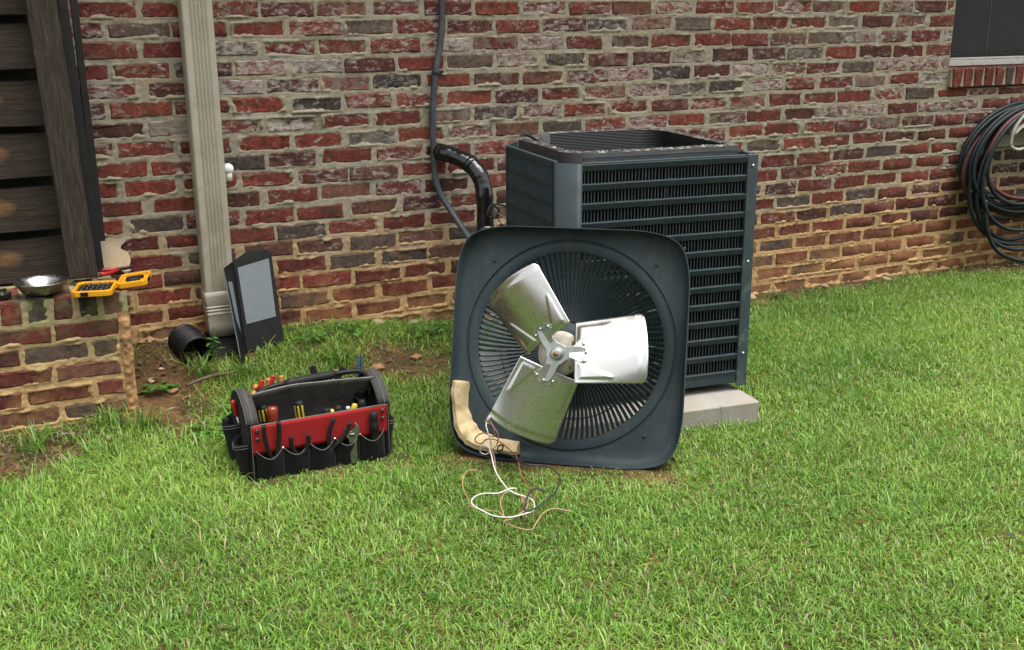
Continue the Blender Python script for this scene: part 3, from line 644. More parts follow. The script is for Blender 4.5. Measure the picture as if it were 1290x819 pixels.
pc = empty('white_pipe_cap', (-1.132, 0, .722), label='small white plastic pipe cap on the wall beside the downspout', cat='pipe cap')
Qy = Matrix.Rotation(R(90), 3, 'X')
MB().lathe([(.014, -.004), (.014, .035), (.017, .036), (.017, .056), (.014, .060)], 20, Qy).build('cap', M['white'], pc, smooth=True); MB().tube([(0, -.045, -.005), (0, -.045, -.045)], .0125, 14).build('elbow', M['white'], pc, smooth=True)

# ------------------------------------------------------------------ conduit and refrigerant line
cd = empty('electrical_conduit', (-.33, -.03, .58), label='thin grey flexible conduit running down the brick wall', cat='conduit')
cpts = [(-.26, -.022, 1.9), (-.282, -.022, 1.50), (-.291, -.022, 1.292), (-.302, -.024, 1.149), (-.326, -.026, 1.032), (-.341, -.026, .885), (-.343, -.026, .764), (-.334, -.035, .60), (-.285, -.10, .48), (-.262, -.22, .39), (-.25, -.36, .28), (-.26, -.50, .22), (-.25, -.68, .25)]
MB().tube([Vector(p) - Vector((-.33, -.03, .58)) for p in spline(cpts, 10)], .0125, 10).build('sheath', M['conduit'], cd, smooth=True)
for z, x in ((1.032, -.326), (.605, -.336), (1.55, -.28)):
    MB().lathe([(.0145, -.006), (.0155, 0), (.0145, .006)], 14).box((.021, .016, 0), (.030, .006, .012)).build('clamp', M['darksteel'], cd, loc=Vector((x, -.028, z)) - Vector((-.33, -.03, .58)))
rl = empty('refrigerant_line', (-.328, 0, .735), label='thick shiny black wrapped refrigerant pipe bending out of the wall', cat='pipe')
rp_ = [(.0, .06, .0), (.01, -.03, -.003), (.055, -.085, -.018), (.10, -.135, -.05), (.122, -.170, -.10), (.126, -.19, -.17), (.124, -.20, -.30), (.125, -.22, -.42), (.15, -.30, -.51), (.14, -.45, -.545), (.12, -.64, -.535)]
pp = spline(rp_, 10); rr = [.0330 + .0010 * math.sin(i * .55) + .0005 * math.sin(i * 1.7) for i in range(len(pp))]
MB().tube(pp, rr, 18).build('wrapped_pipe', M['blackgloss'], rl, smooth=True)
for i in (9, 27, 58): MB().tube(pp[i:i + 4], [rr[i] + .0004, rr[i] + .0013, rr[i] + .0013, rr[i] + .0004], 18).build('tape_wrap', M['blackgloss'], rl, smooth=True)
tw = empty('cable_whip', (-.19, -.30, .52), label='thin dark curled cable tails beside the condenser on the left', cat='cable')
MB().tube(spline([(.10, -.30, .0), (.05, -.08, .02), (.0, .02, .035), (-.035, .03, .02), (-.03, .03, -.012), (.0, .02, -.012), (.005, .02, .015), (-.02, .03, .03), (-.045, .02, -.005)], 8), .0035, 6).build('cable', M['rubber'], tw, smooth=True)
MB().tube(spline([(.10, -.28, -.03), (.03, -.05, -.02), (.0, .02, .0), (.02, .03, -.04), (.05, .0, -.05)], 8), .003, 6).build('cable', M['wbrown'], tw, smooth=True)

# ------------------------------------------------------------------ garden hose on its hanger

hg = empty('hose_hanger', (2.80, 0, .66), label='pale beige bracket on the wall holding the garden hose', cat='hanger')
MB().box((0, -.012, 0), (.20, .02, .16)).build('wall_plate', M['hanger'], hg, bevel=.005)
def saddle(u, v): a = math.pi * (.08 + .84 * u); return (.16 * math.cos(a), -.02 - .15 * v, .075 * math.sin(a) - .02)
MB().grid(saddle, 16, 4).build('saddle', M['hanger'], hg, smooth=True, solid=.006)
MB().tube(spline([(-.19, -.175, -.05), (-.175, -.175, .03), (-.10, -.175, .105), (0, -.175, .13), (.10, -.175, .105), (.175, -.175, .03), (.19, -.175, -.05)], 6), .008, 8).build('front_rim', M['hanger'], hg, smooth=True)
MB().tube(spline([(-.19, -.175, -.05), (-.14, -.178, -.072), (-.05, -.178, -.06), (.05, -.178, -.06), (.14, -.178, -.072), (.19, -.175, -.05)], 6), .008, 8).build('front_rim', M['hanger'], hg, smooth=True)
ho = empty('garden_hose', (2.815, -.1, .4), label='dark coiled garden hose with red stripe hanging right of the window', cat='hose')
def loop(k):
    r1 = random.Random(100 + k); rx = .25 + .12 * r1.random() + .002 * k; top = .80 - .012 * (k % 5) + .008 * r1.random(); bot = .06 + .28 * r1.random(); y = -.045 - .013 * (k % 9) - .01 * r1.random(); tl = r1.uniform(-.06, .04); pts = []
    for i in range(29):
        a = 2 * math.pi * i / 28; s = math.sin(a); c = math.cos(a)
        z = (top + bot) / 2 + (top - bot) / 2 * s; wd = rx * (1 - .10 * s)
        pts.append((c * wd + tl * (1 - s) * .5, y + .1 - .012 * c, z - .4))
    return pts
for k in range(18): MB().tube(spline(loop(k), 2), .0105, 8).build('loop', M['hosered'] if k in (3, 7, 12) else M['hose'], ho, smooth=True)
MB().tube(spline([(-.28, -.03, -.06), (-.27, -.05, -.20), (-.21, -.07, -.31), (-.10, -.10, -.365), (.05, -.12, -.385)], 8), .0105, 8).build('tail', M['hose'], ho, smooth=True)
MB().tube(spline([(.08, .0, .40), (.16, .02, .20), (.20, .03, -.10), (.18, .02, -.36)], 8), .0105, 8).build('tail', M['hose'], ho, smooth=True)

# ------------------------------------------------------------------ concrete pad and condenser
ACROT = R(-6)
pad = MB(); pv = []
def padpt(u, v, z): return (u, v, z)
ACL = Vector((-.058, -.939, .096))
pd = empty('concrete_pad', (ACL.x, ACL.y, 0), (0, 0, ACROT), 'weathered pale concrete pad under the condenser', 'concrete pad')
MB().box((-.052, -.027, .0), (.72, .80, .14)).build('slab', M['concrete'], pd, bevel=.006, seg=3)
ac = empty('air_conditioner', ACL, (0, 0, ACROT), 'dark teal outdoor air conditioning condenser with its top removed', 'air conditioner')
HT = .732
for x in (-.22, .24):
    for y in (-.22, .22): MB().box((x, y, -.013), (.05, .05, .025)).build('foot', M['rubber'], ac)
base_poly = [(-.262, -.312), (.322, -.312), (.322, .312), (-.24, .312), (-.318, .19), (-.318, -.252)]
MB().prism(base_poly, .0, .030).build('base_pan', M['paint'], ac, bevel=.004)
MB().lathe([(.001, .03), (.005, .03), (.005, .034)], 8, Matrix.Rotation(R(90), 3, 'X')).build('base_bolt', M['steel'], ac, loc=(.02, -.29, .014))
NROW = 12; z_lo = .034; pitch = (HT - .012 - z_lo) / NROW
rail_f = MB().box((0, 0, 0), (.545, .010, .0180)).mesh('louver_rail'); rail_f.materials.append(M['paint'])
rail_s = MB().box((0, -.03, 0), (.010, .43, .0155)).mesh('louver_rail_side'); rail_s.materials.append(M['paint'])
for r in range(NROW + 1):
    z = z_lo + r * pitch
    o = bpy.data.objects.new('louver_rail', rail_f); COL.objects.link(o); o.parent = ac; o.location = (.014, -.309, z); o.rotation_euler = (R(18), 0, 0)
    for sx in (-1, 1):
        o = bpy.data.objects.new('side_rail', rail_s); COL.objects.link(o); o.parent = ac; o.location = (sx * .313, -.0, z); o.rotation_euler = (0, R(6 * sx), 0)
fm = MB()
for r in range(NROW):
    zc = z_lo + (r + .5) * pitch; h_ = pitch - .017
    for k in range(51):
        x = -.257 + k * .01085; tw_ = R(68 + rng.normal(0, 4))
        c, s = math.cos(tw_) * .0058, math.sin(tw_) * .0058
        y = -.3005; z0, z1 = zc - h_ / 2 - .003, zc + h_ / 2 + .003
        fm.add([(x - c, y - s, z0), (x + c, y + s, z0), (x + c, y + s, z1 - .004), (x - c, y - s, z1 - .001), (x - c + .0032, y - s, z0), (x + c + .0012, y + s - .0002, z0), (x + c + .0012, y + s - .0002, z1 - .004), (x - c + .0032, y - s, z1 - .001)],
               [(0, 1, 2, 3), (7, 6, 5, 4), (0, 3, 7, 4), (1, 5, 6, 2), (3, 2, 6, 7), (0, 4, 5, 1)])
o = fm.build('louver_fins', plain('teal_louver_paint', (.022, .034, .039), .55, var=.2, dirt=(.08, .085, .08)), ac); tag(o, kind='stuff')
fm = MB()
for sx in (-1, 1):
    for r in range(NROW):
        zc = z_lo + (r + .5) * pitch; h_ = pitch - .012
        for k in range(40):
            y = -.238 + k * .0106; fm.add([(sx * .3085, y - .0050, zc - h_ / 2), (sx * .3155, y + .0062, zc - h_ / 2), (sx * .3155, y + .0062, zc + h_ / 2), (sx * .3085, y - .0050, zc + h_ / 2)], [(0, 1, 2, 3)])
o = fm.build('side_louver_fins', M['paint'], ac, solid=.0012); tag(o, kind='stuff')
for k in range(4): MB().box((-.115 + k * .134, -.304, HT / 2), (.0016, .0016, HT - .03)).build('guard_wire', M['darksteel'], ac)
# corner panels and posts
mb = MB(); cpoly = [(-.258, -.3135), (-.270, -.3135), (-.274, -.3115), (-.3175, -.266), (-.3195, -.261), (-.3195, -.246)]
vs = [(x, y, z) for z in (.030, HT) for x, y in cpoly]; n = len(cpoly)
mb.add(vs, [(i, i + 1, i + 1 + n, i + n) for i in range(n - 1)]).build('corner_panel', M['paint'], ac, auto=R(40), solid=.003)
MB().box((-.3195, -.2445, HT / 2 + .015), (.006, .005, HT - .03)).build('corner_seam', M['rubber'], ac)
mb = MB().box((.3045, -.3125, HT / 2 - .004), (.034, .006, HT + .012)).box((.3235, -.296, HT / 2 - .004), (.005, .034, HT + .012)); mb.build('corner_post', plain('pale_teal_post', (.030, .048, .057), .5, var=.15, dirt=(.12, .14, .14)), ac, bevel=.0025)  # post in a paler teal than the front rails
MB().box((.2855, -.311, HT / 2), (.003, .004, HT - .02)).build('post_seam', M['rubber'], ac)
MB().box((.3215, .295, HT / 2), (.005, .034, HT)).build('corner_post', M['paint'], ac); MB().prism([(-.3195, .180), (-.3195, .190), (-.245, .3145), (-.23, .3145)], .03, HT).build('corner_post', M['paint'], ac)
MB().box((.035, .311, HT / 2 + .012), (.56, .005, HT - .03)).build('back_panel', M['paint'], ac)
MB().box((.277, -.288, HT / 2 + .01), (.036, .003, HT - .03)).build('dark_backing', M['black'], ac); MB().box((.300, -.268, HT / 2 + .01), (.003, .040, HT - .03)).build('dark_backing', M['black'], ac)  # black sheets added behind the end slots to keep them dark
for kz in (.10, .40, .70): MB().lathe([(.0045, 0), (.0045, .002), (.0025, .0035)], 8, Matrix.Rotation(R(90), 3, 'X')).build('screw', M['steel'], ac, loc=(.306, -.3155, kz))
# top flanges
MB().box((.014, -.306, HT - .004), (.545, .014, .012)).build('top_rail', M['paint'], ac, bevel=.002)
MB().box((.014, -.297, HT + .012), (.53, .006, .010)).build('top_strip', M['paint'], ac, bevel=.001)
MB().box((-.312, -.03, HT - .004), (.014, .43, .012)).build('top_rail', M['paint'], ac, bevel=.002)
MB().box((.316, .0, HT - .004), (.014, .55, .012)).build('top_rail', M['paint'], ac, bevel=.002)
# the coil: a rounded ring of fins, open at the back left
def coil_path(off, n=14):
    hx, hy = .288 + off, .286 + off; P = [(-hx + .12, hy)]
    for r, sx_, sy_, a0 in ((.11 + off, 1, 1, 90), (.045 + off, 1, -1, 0), (.08 + off, -1, -1, -90)):
        cx, cy = sx_ * (hx - r), sy_ * (hy - r)
        for i in range(n + 1): a = R(a0 - 90 * i / n); P.append((cx + r * math.cos(a), cy + r * math.sin(a)))
    P.append((-hx, hy - .13)); return P
def resamp(P, m):
    P = np.array(P); d = np.concatenate([[0], np.cumsum(np.hypot(*np.diff(P, axis=0).T))]); t = np.linspace(0, d[-1], m); return np.stack([np.interp(t, d, P[:, 0]), np.interp(t, d, P[:, 1])], -1)
NC = 420; outp, inp = resamp(coil_path(.0), NC), resamp(coil_path(-.030), NC)
zt = HT + .026 + .0035 * (fbm(np.arange(NC) / 9., np.zeros(NC), 1, 5) - .5) + .004 * (fbm(np.arange(NC) / 40., np.zeros(NC), 1, 8) - .5)
def ring(P, Q_, zb_, top=None, name='coil', mat=None, jag=0):
    vs = [(P[i][0], P[i][1], zb_) for i in range(NC)] + [(Q_[i][0], Q_[i][1], zt[i] if top is None else top) for i in range(NC)]
    return MB().add(vs, [(i, i + 1, NC + i + 1, NC + i) for i in range(NC - 1)]).build(name, mat, ac, smooth=True)
mo = NT('coil_edge'); Pm = mo.pos('Object'); zz = mo.wave(mo.map(Pm, (0, 0, 1)), 95, .2, 1, 'Z')
cc = mo.mix(mo.noise(Pm, 25, 5, .7), (.022, .021, .021), (.085, .080, .076)); cc = mo.mix(mo.ramp(zz, [(.4, .0), (.7, .5)]), cc, (.03, .027, .025)); mo.p(col=cc, rough=.6, metal=.3); mo.bump(zz, .6, .002)
mt = NT('bare_fin_edge'); Pt = mt.pos('Object'); mt.p(col=mt.mix(mt.ramp(mt.noise(Pt, 55, 5, .75), [(.50, 0.), (.66, 1.)]), (.04, .038, .036), (.33, .325, .31)), rough=.4, metal=.35); mt.bump(mt.noise(Pt, 300, 3), .6, .002)
ring(outp, outp, HT - .022, None, 'coil_outer', mo.m); ring(outp, outp, .03, HT - .022, 'coil_face', plain('shaded_coil_fins', (.006, .006, .007), .7, spec=.1)); ring(inp, inp, .03, None, 'coil_inner', M['coil'])  # coil face below the rim coloured near-black for the shade behind the louvers
vs = [(outp[i][0], outp[i][1], zt[i]) for i in range(NC)] + [((outp[i][0] + inp[i][0]) / 2, (outp[i][1] + inp[i][1]) / 2, zt[i] + .003 + .003 * rng.random()) for i in range(NC)] + [(inp[i][0], inp[i][1], zt[i]) for i in range(NC)]
MB().add(vs, [(k * NC + i, k * NC + i + 1, (k + 1) * NC + i + 1, (k + 1) * NC + i) for k in range(2) for i in range(NC - 1)]).build('coil_top_edge', mt.m, ac)
for P_, Q_ in ((outp[0], inp[0]), (outp[-1], inp[-1])):
    MB().add([(P_[0], P_[1], .03), (Q_[0], Q_[1], .03), (Q_[0], Q_[1], zt[0] + .004), (P_[0], P_[1], zt[0] + .004)], [(0, 1, 2, 3)]).build('coil_end_plate', M['steel'], ac, solid=.004)
for k in range(9):
    z = .06 + k * .082; MB().tube(spline([(-.275, .165, z), (-.255, .215, z), (-.205, .270, z), (-.17, .275, z)], 5), .005, 8).build('hairpin_tube', M['darksteel'] if k < 8 else M['steel'], ac, smooth=True)
MB().tube(spline([(-.275, .165, .74), (-.255, .215, .762), (-.215, .255, .755), (-.18, .26, .735)], 6), .0055, 8).build('hairpin_tube', M['darksteel'], ac, smooth=True)
mb = MB().lathe([(.10, .03), (.11, .05), (.11, .28), (.09, .33), (.03, .35)], 24); mb.build('compressor', M['black'], ac, smooth=True, loc=(.03, .0, 0))

# ------------------------------------------------------------------ the removed fan top, leaning on the condenser
yw, ln = -.655, .28
ex = Vector((math.cos(yw), math.sin(yw), 0)); bk = Vector((-math.sin(yw), math.cos(yw), 0))
ey = bk * math.sin(ln) + Vector((0, 0, math.cos(ln))); ez = -bk * math.cos(ln) + Vector((0, 0, math.sin(ln)))
FO = Vector((-.519, -1.427, .007))
fan = empty('condenser_fan_top', FO, label='square dark fan cover with three silver blades leaning on the condenser', cat='fan cover')
fan.rotation_euler = Matrix((ex, ey, ez)).transposed().to_euler()
FC = (0., .336)
def outline(a, inset=0.):
    """rounded, slightly bowed square in polar form"""
    p = 8.0; c, s = math.cos(a), math.sin(a); h = .338 - inset
    hx = h * (1 - .012 * (1 if s < 0 else .0)); r = (abs(c / h) ** p + abs(s / h) ** p) ** (-1 / p)
    rc = .055                                       # extra rounding at the corners
    k = max(0, abs(math.sin(2 * a)) - .80) / .20; return r * (1 - .022 * k * k)
NA = 192; angs = [2 * math.pi * i / NA for i in range(NA)]
def ring_prof(a):
    o0 = outline(a); L_ = [(.2715, -.064), (.2725, -.052), (.279, -.047), (.296, -.046), (.3005, -.046), (.3035, -.0505), (.3065, -.0505), (.309, -.045)]
    mid = o0 - .030; lo = .309
    if mid < .3115: mid = .3115
    L_ += [(lo + (mid - lo) * .5, -.0445), (mid, -.044), (max(mid + .001, o0 - .017), -.040), (max(mid + .002, o0 - .008), -.030), (max(mid + .003, o0 - .0035), -.014), (o0 - .001, .0), (o0 + .0015, .0), (o0 + .0015, -.020), (o0 - .004, -.042), (o0 - .018, -.056), (.30, -.060), (.28, -.066)]
    return L_
mb = MB(); vs = []; npf = len(ring_prof(0))
for a in angs: vs += [(FC[0] + r * math.cos(a), FC[1] + r * math.sin(a), z) for r, z in ring_prof(a)]
mb.add(vs, [(i * npf + k, i * npf + (k + 1) % npf, ((i + 1) % NA) * npf + (k + 1) % npf, ((i + 1) % NA) * npf + k) for i in range(NA) for k in range(npf)]).build('shroud', M['paint'], fan, auto=R(40))
# grille: 112 radial fins, two support rings, a centre plate
NF = 104; fmesh = MB(); tilt = R(38); vs = []
for i in range(9):
    t = i / 8; r = .070 + t * .2045; z = -.100 + .045 * t ** 2.2; wd = .0046 + .0024 * t; sw = .022 * (1 - t) * t * 4 * .35
    c, s = math.cos(tilt) * wd, math.sin(tilt) * wd; th = .0009
    vs += [(r, sw - c, z - s), (r, sw + c, z + s), (r, sw + c - th * .6, z + s + th), (r, sw - c - th * .6, z - s + th)]
fmesh.add(vs, [(i * 4 + k, i * 4 + (k + 1) % 4, i * 4 + 4 + (k + 1) % 4, i * 4 + 4 + k) for i in range(8) for k in range(4)] + [(0, 1, 2, 3), (32, 33, 34, 35)])
fmesh = fmesh.mesh('grille_fin'); fmesh.materials.append(M['paint'])
for i in range(NF):
    o = bpy.data.objects.new('grille_fin', fmesh); COL.objects.link(o); o.parent = fan; o.location = (*FC, 0); o.rotation_euler = (0, 0, 2 * math.pi * i / NF)
for r, z in ((.150, -.104), (.215, -.090)):
    MB().tube([(FC[0] + r * math.cos(a), FC[1] + r * math.sin(a), z) for a in np.linspace(0, 2 * math.pi, 73)], .0022, 6).build('grille_ring', M['paint'], fan, smooth=True)
TF = Matrix.Translation((*FC, 0))
RC = (FC[0] - .009, FC[1] - .020)                   # the motor hangs a little off centre
def ctr(mb): mb.v = [(x + RC[0], y + RC[1], z) for x, y, z in mb.v]; return mb
ctr(MB().lathe([(.001, -.108), (.082, -.106), (.088, -.100), (.084, -.094), (.001, -.092)], 40, cap=False)).build('centre_plate', M['paint'], fan, smooth=True)
mo_ = ctr(MB().lathe([(.066, -.09), (.067, .045), (.064, .054)], 40)).build('motor', M['paint'], fan, auto=R(30))
ctr(MB().lathe([(.063, .052), (.063, .060), (.052, .066), (.026, .068), (.024, .076), (.001, .076)], 36, cap=False)).build('motor_end_plate', M['motor'], mo_, auto=R(30))
for k in range(4):
    a = R(40 + 90 * k); ctr(MB().lathe([(.0045, .06), (.0045, .070)], 8)).build('motor_bolt', M['rust'], mo_, loc=(.050 * math.cos(a), .050 * math.sin(a), 0))
HZ = .112
ctr(MB().tube([(0, 0, .07), (0, 0, HZ + .028)], .0075, 14)).build('shaft', M['rust'], fan, smooth=True)
ctr(MB().lathe([(.017, HZ - .02), (.019, HZ - .002), (.019, HZ + .006), (.013, HZ + .016), (.009, HZ + .017)], 20)).build('hub_collar', M['blade2'], fan, auto=R(40))
BA = [R(7), R(127), R(247)]
pts = []                                            # spider: three waisted arms
for k in range(72):
    a = 2 * math.pi * k / 72; m = max(math.cos((a - b + math.pi) % (2 * math.pi) - math.pi) for b in BA); dlt = math.acos(min(1, m))
    r = .030 + .056 * math.exp(-(dlt / R(21)) ** 2.4) ; pts.append((RC[0] + r * math.cos(a), RC[1] + r * math.sin(a)))
spd = MB().prism(pts, HZ - .003, HZ + .002).build('spider', M['blade2'], fan, bevel=.001)
bl_parts = []
def blade_pt(u, v):
    """u along radius 0..1, v across -1..1 (leading..trailing) ; local x radial, y tangential, z axial"""
    r0, r1 = .048, .252; ww = .083 + .013 * u; y = v * ww
    arc = math.sqrt(max(0, 1 - (y / .262) ** 2)); r = r0 + (r1 * (arc * .6 + .4) - r0) * u
    if u > .93: cr = (abs(v) - .86) / .14; r -= max(0, cr) ** 2 * .012
    pit = R(31) - R(6) * u; z = -y * math.tan(pit) * .9 - .020 * (v * v - .35) * (.5 + u)
    z -= .0035 * max(0, min(1, (u - .885) / .03)) 
    em = 0
    for sv_ in (-1, 1):                             # pressed triangular stiffeners at the root
        t = (u - .04) / .50; lo_, hi_ = .32 + .46 * t, .86
        if 0 < t < 1 and lo_ < sv_ * v < hi_:
            em = max(em, min(1, min(sv_ * v - lo_, hi_ - sv_ * v, (1 - t) * .5, t * .6) / .05))
    return Vector((r, y, z + .004 * em))
bmesh_ = MB().grid(lambda u, v: blade_pt(u, v * 2 - 1), 44, 52).mesh('blade', smooth=True); bmesh_.materials.append(M['galv'])
brack = MB().prism([(.035, -.014), (.066, -.031), (.084, -.030), (.092, -.012), (.092, .012), (.084, .030), (.066, .031), (.035, .014)], -.001, .002).mesh('bracket'); brack.materials.append(M['blade2'])
riv = MB().lathe([(.0048, 0), (.0045, .002), (.002, .0035)], 10).mesh('rivet', smooth=True); riv.materials.append(M['steel'])
for b in BA:
    # root bracket lies on the blade, twisted to its pitch
    o = bpy.data.objects.new('blade', bmesh_); COL.objects.link(o); o.parent = fan; o.location = (*RC, HZ - .004); o.rotation_euler = (0, 0, b)
    md = o.modifiers.new('solid', 'SOLIDIFY'); md.thickness = .0016
    g = bpy.data.objects.new('root_bracket', brack); COL.objects.link(g); g.parent = o; g.location = (0, 0, .004); g.rotation_euler = (R(-28), 0, 0)
    for x, y in ((.082, 0), (.075, .023), (.075, -.023)):
        k = bpy.data.objects.new('rivet', riv); COL.objects.link(k); k.parent = o; p = blade_pt((x - .048) / .2, y / .086); k.location = (x, y, p.z + .005); k.rotation_euler = (R(-28), 0, 0)
# tan weathered seal around the lower left corner
tp_o = [(-.334, .214), (-.334, .17), (-.327, .10), (-.310, .052), (-.280, .026), (-.235, .014), (-.18, .010), (-.129, .010)]
tp_i = [(-.292, .214), (-.290, .17), (-.279, .125), (-.266, .098), (-.248, .078), (-.222, .064), (-.18, .054), (-.129, .050)]
A_, B_ = spline([(*p, 0) for p in tp_o], 5), spline([(*p, 0) for p in tp_i], 5); vs = []; n = len(A_)
for i in range(n):
    t = i / (n - 1); h_ = .010 + .018 * float(vnoise(i * .17, 2, 1, 4)) + .004 * rng.random(); a = A_[i] + Vector((.006, .006, 0)) * (float(vnoise(i * .8, 5, 1, 6)) - .3); b = B_[i] + Vector((.016, .014, 0)) * (float(vnoise(i * .35, 7, 1, 9)) - .6)
    for s_, zz_ in ((0, -.038), (.06, -.016 + h_), (.34, -.008 + h_), (.66, -.016 + h_), (.92, -.030 + h_ * .5), (1, -.042)):
        p = a.lerp(b, s_); vs.append((p.x, p.y, zz_))
MB().add(vs, [(i * 6 + k, i * 6 + k + 1, (i + 1) * 6 + k + 1, (i + 1) * 6 + k) for i in range(n - 1) for k in range(5)] + [(0, 1, 2, 3, 4, 5), tuple(range((n - 1) * 6, n * 6))]).build('corner_seal', M['tan'], fan, auto=R(50))['label'] = 'tan weathered foam strip on the lower left corner'
for ax, ay in ((-.315, .63), (.315, .63), (.315, .035), (.24, .58), (-.235, .575), (.23, .09)): MB().lathe([(.005, -.0455), (.005, -.042), (.003, -.040)], 8).build('screw', M['darksteel'], fan, loc=(ax, ay, 0))
# motor leads: connector, then the loops in the grass
Mi = (Matrix.Translation(FO) @ Matrix((ex, ey, ez)).transposed().to_4x4()).inverted()
WIRES = {
 'white': [(-.684,-1.293,.128),(-.7,-1.312,.115),(-.702,-1.33,.098),(-.695,-1.335,.062),(-.698,-1.336,.034),(-.709,-1.325,.022),(-.72,-1.311,.029),(-.714,-1.327,.053),(-.709,-1.345,.054),(-.72,-1.39,.05),(-.755,-1.497,.046),(-.77,-1.592,.044),(-.77,-1.645,.046),(-.75,-1.675,.044),(-.745,-1.708,.044),(-.762,-1.746,.04),(-.792,-1.762,.044),(-.837,-1.766,.045),(-.867,-1.737,.042),(-.885,-1.695,.044),(-.891,-1.652,.044),(-.872,-1.62,.044),(-.841,-1.613,.046),(-.805,-1.624,.044),(-.771,-1.624,.05),(-.752,-1.622,.046)],
 'brown': [(-.684,-1.294,.126),(-.682,-1.333,.095),(-.692,-1.335,.086),(-.709,-1.32,.095),(-.725,-1.307,.085),(-.731,-1.302,.069),(-.717,-1.312,.06),(-.704,-1.328,.078),(-.681,-1.353,.078),(-.662,-1.39,.06),(-.662,-1.44,.045),(-.702,-1.55,.042),(-.71,-1.63,.04),(-.729,-1.684,.043),(-.757,-1.713,.04),(-.8,-1.734,.04)],
 'pink': [(-.686,-1.293,.126),(-.682,-1.328,.11),(-.677,-1.345,.092),(-.684,-1.348,.063),(-.702,-1.356,.045),(-.715,-1.40,.045),(-.762,-1.528,.04),(-.767,-1.615,.04),(-.759,-1.671,.04),(-.778,-1.729,.042)],
 'black': [(-.682,-1.345,.025),(-.668,-1.352,.032),(-.667,-1.353,.045),(-.678,-1.345,.04),(-.683,-1.365,.03),(-.668,-1.41,.035),(-.665,-1.50,.042),(-.624,-1.539,.045),(-.614,-1.59,.042),(-.632,-1.638,.044),(-.672,-1.689,.04),(-.726,-1.737,.044),(-.771,-1.756,.04),(-.789,-1.748,.042),(-.744,-1.683,.05),(-.711,-1.666,.048),(-.699,-1.683,.042)],
 'tan': [(-.79,-1.458,.04),(-.816,-1.453,.042),(-.847,-1.49,.044),(-.871,-1.546,.04),(-.887,-1.613,.043),(-.898,-1.674,.045),(-.871,-1.697,.04),(-.849,-1.721,.042),(-.846,-1.747,.04),(-.825,-1.682,.046),(-.798,-1.643,.048),(-.769,-1.63,.044),(-.757,-1.667,.042),(-.762,-1.711,.045),(-.789,-1.748,.046),(-.833,-1.767,.04),(-.858,-1.775,.042),(-.85,-1.816,.044),(-.818,-1.84,.04),(-.791,-1.819,.045),(-.75,-1.776,.042),(-.718,-1.771,.045),(-.681,-1.797,.04)]}
for k, pts in WIRES.items():
    o = MB().tube([Mi @ p for p in spline([(x, y, z + (.009 + (.008 if k == 'black' else 0) if z < .06 else 0)) for x, y, z in pts], 6)], .0024 if k == 'black' else .0018, 7).build('wire', M['w' + k], fan, smooth=True); o['label'] = k + ' motor wire looping out onto the grass'
MB().tube([Mi @ Vector(p) for p in ((-.672, -1.292, .140), (-.692, -1.303, .118))], [.009, .0085], 12).build('wire_connector', M['steel'], fan, smooth=True)

# ------------------------------------------------------------------ open tool bag
BO = Vector((-1.137, -1.150, -.004)); BR = R(1.0)
bag = empty('tool_bag', BO, (0, 0, BR), 'open black canvas tool bag with red front band and tubular handle', 'tool bag')
HLn, DP, FZ = .195, .215, .166
def soft(mb, amp=.004, f=9, seed=2):
    mb.v = [(x + (float(vnoise(y + 3, z, f, seed)) - .5) * amp, y + (float(vnoise(x, z, f, seed + 1)) - .5) * amp * 2, z) for x, y, z in mb.v]; return mb
def sheet(fn, nu, nv, name, mat, thick=.004, amp=.004, seed=2, parent=None):
    return soft(MB().grid(fn, nu, nv), amp, 9, seed).build(name, M[mat], parent or bag, smooth=True, solid=thick)
sheet(lambda u, v: ((u * 2 - 1) * HLn, .004 + .004 * math.sin(u * math.pi), v * FZ), 30, 12, 'front_wall', 'canvas')
sheet(lambda u, v: ((u * 2 - 1) * HLn, DP - .004, v * .185), 20, 10, 'back_wall', 'canvas', seed=6)
MB().box((0, DP / 2, .008), (HLn * 2 - .01, DP - .01, .016)).build('bottom', M['canvas'], bag, bevel=.006)
sheet(lambda u, v: ((u * 2 - 1) * (HLn - .012), .150 - .075 * (v ** 1.5) + .03 * math.sin(v * math.pi) * .4,   .02 + v * .212 + .008 * math.sin(u * math.pi)), 26, 14, 'divider', 'lining', amp=.012, seed=11)
sheet(lambda u, v: ((u * 2 - 1) * (HLn + .002), -.002 + .003 * math.sin(u * math.pi), .080 + v * (FZ - .080) + .0005), 40, 8, 'red_band', 'red', .003, .003, 2)
MB().tube([((u * 2 - 1) * HLn, -.001 + .003 * math.sin(u * math.pi), FZ + .001) for u in np.linspace(0, 1, 20)], .0016, 8).build('front_binding', M['stitch'], bag, smooth=True)
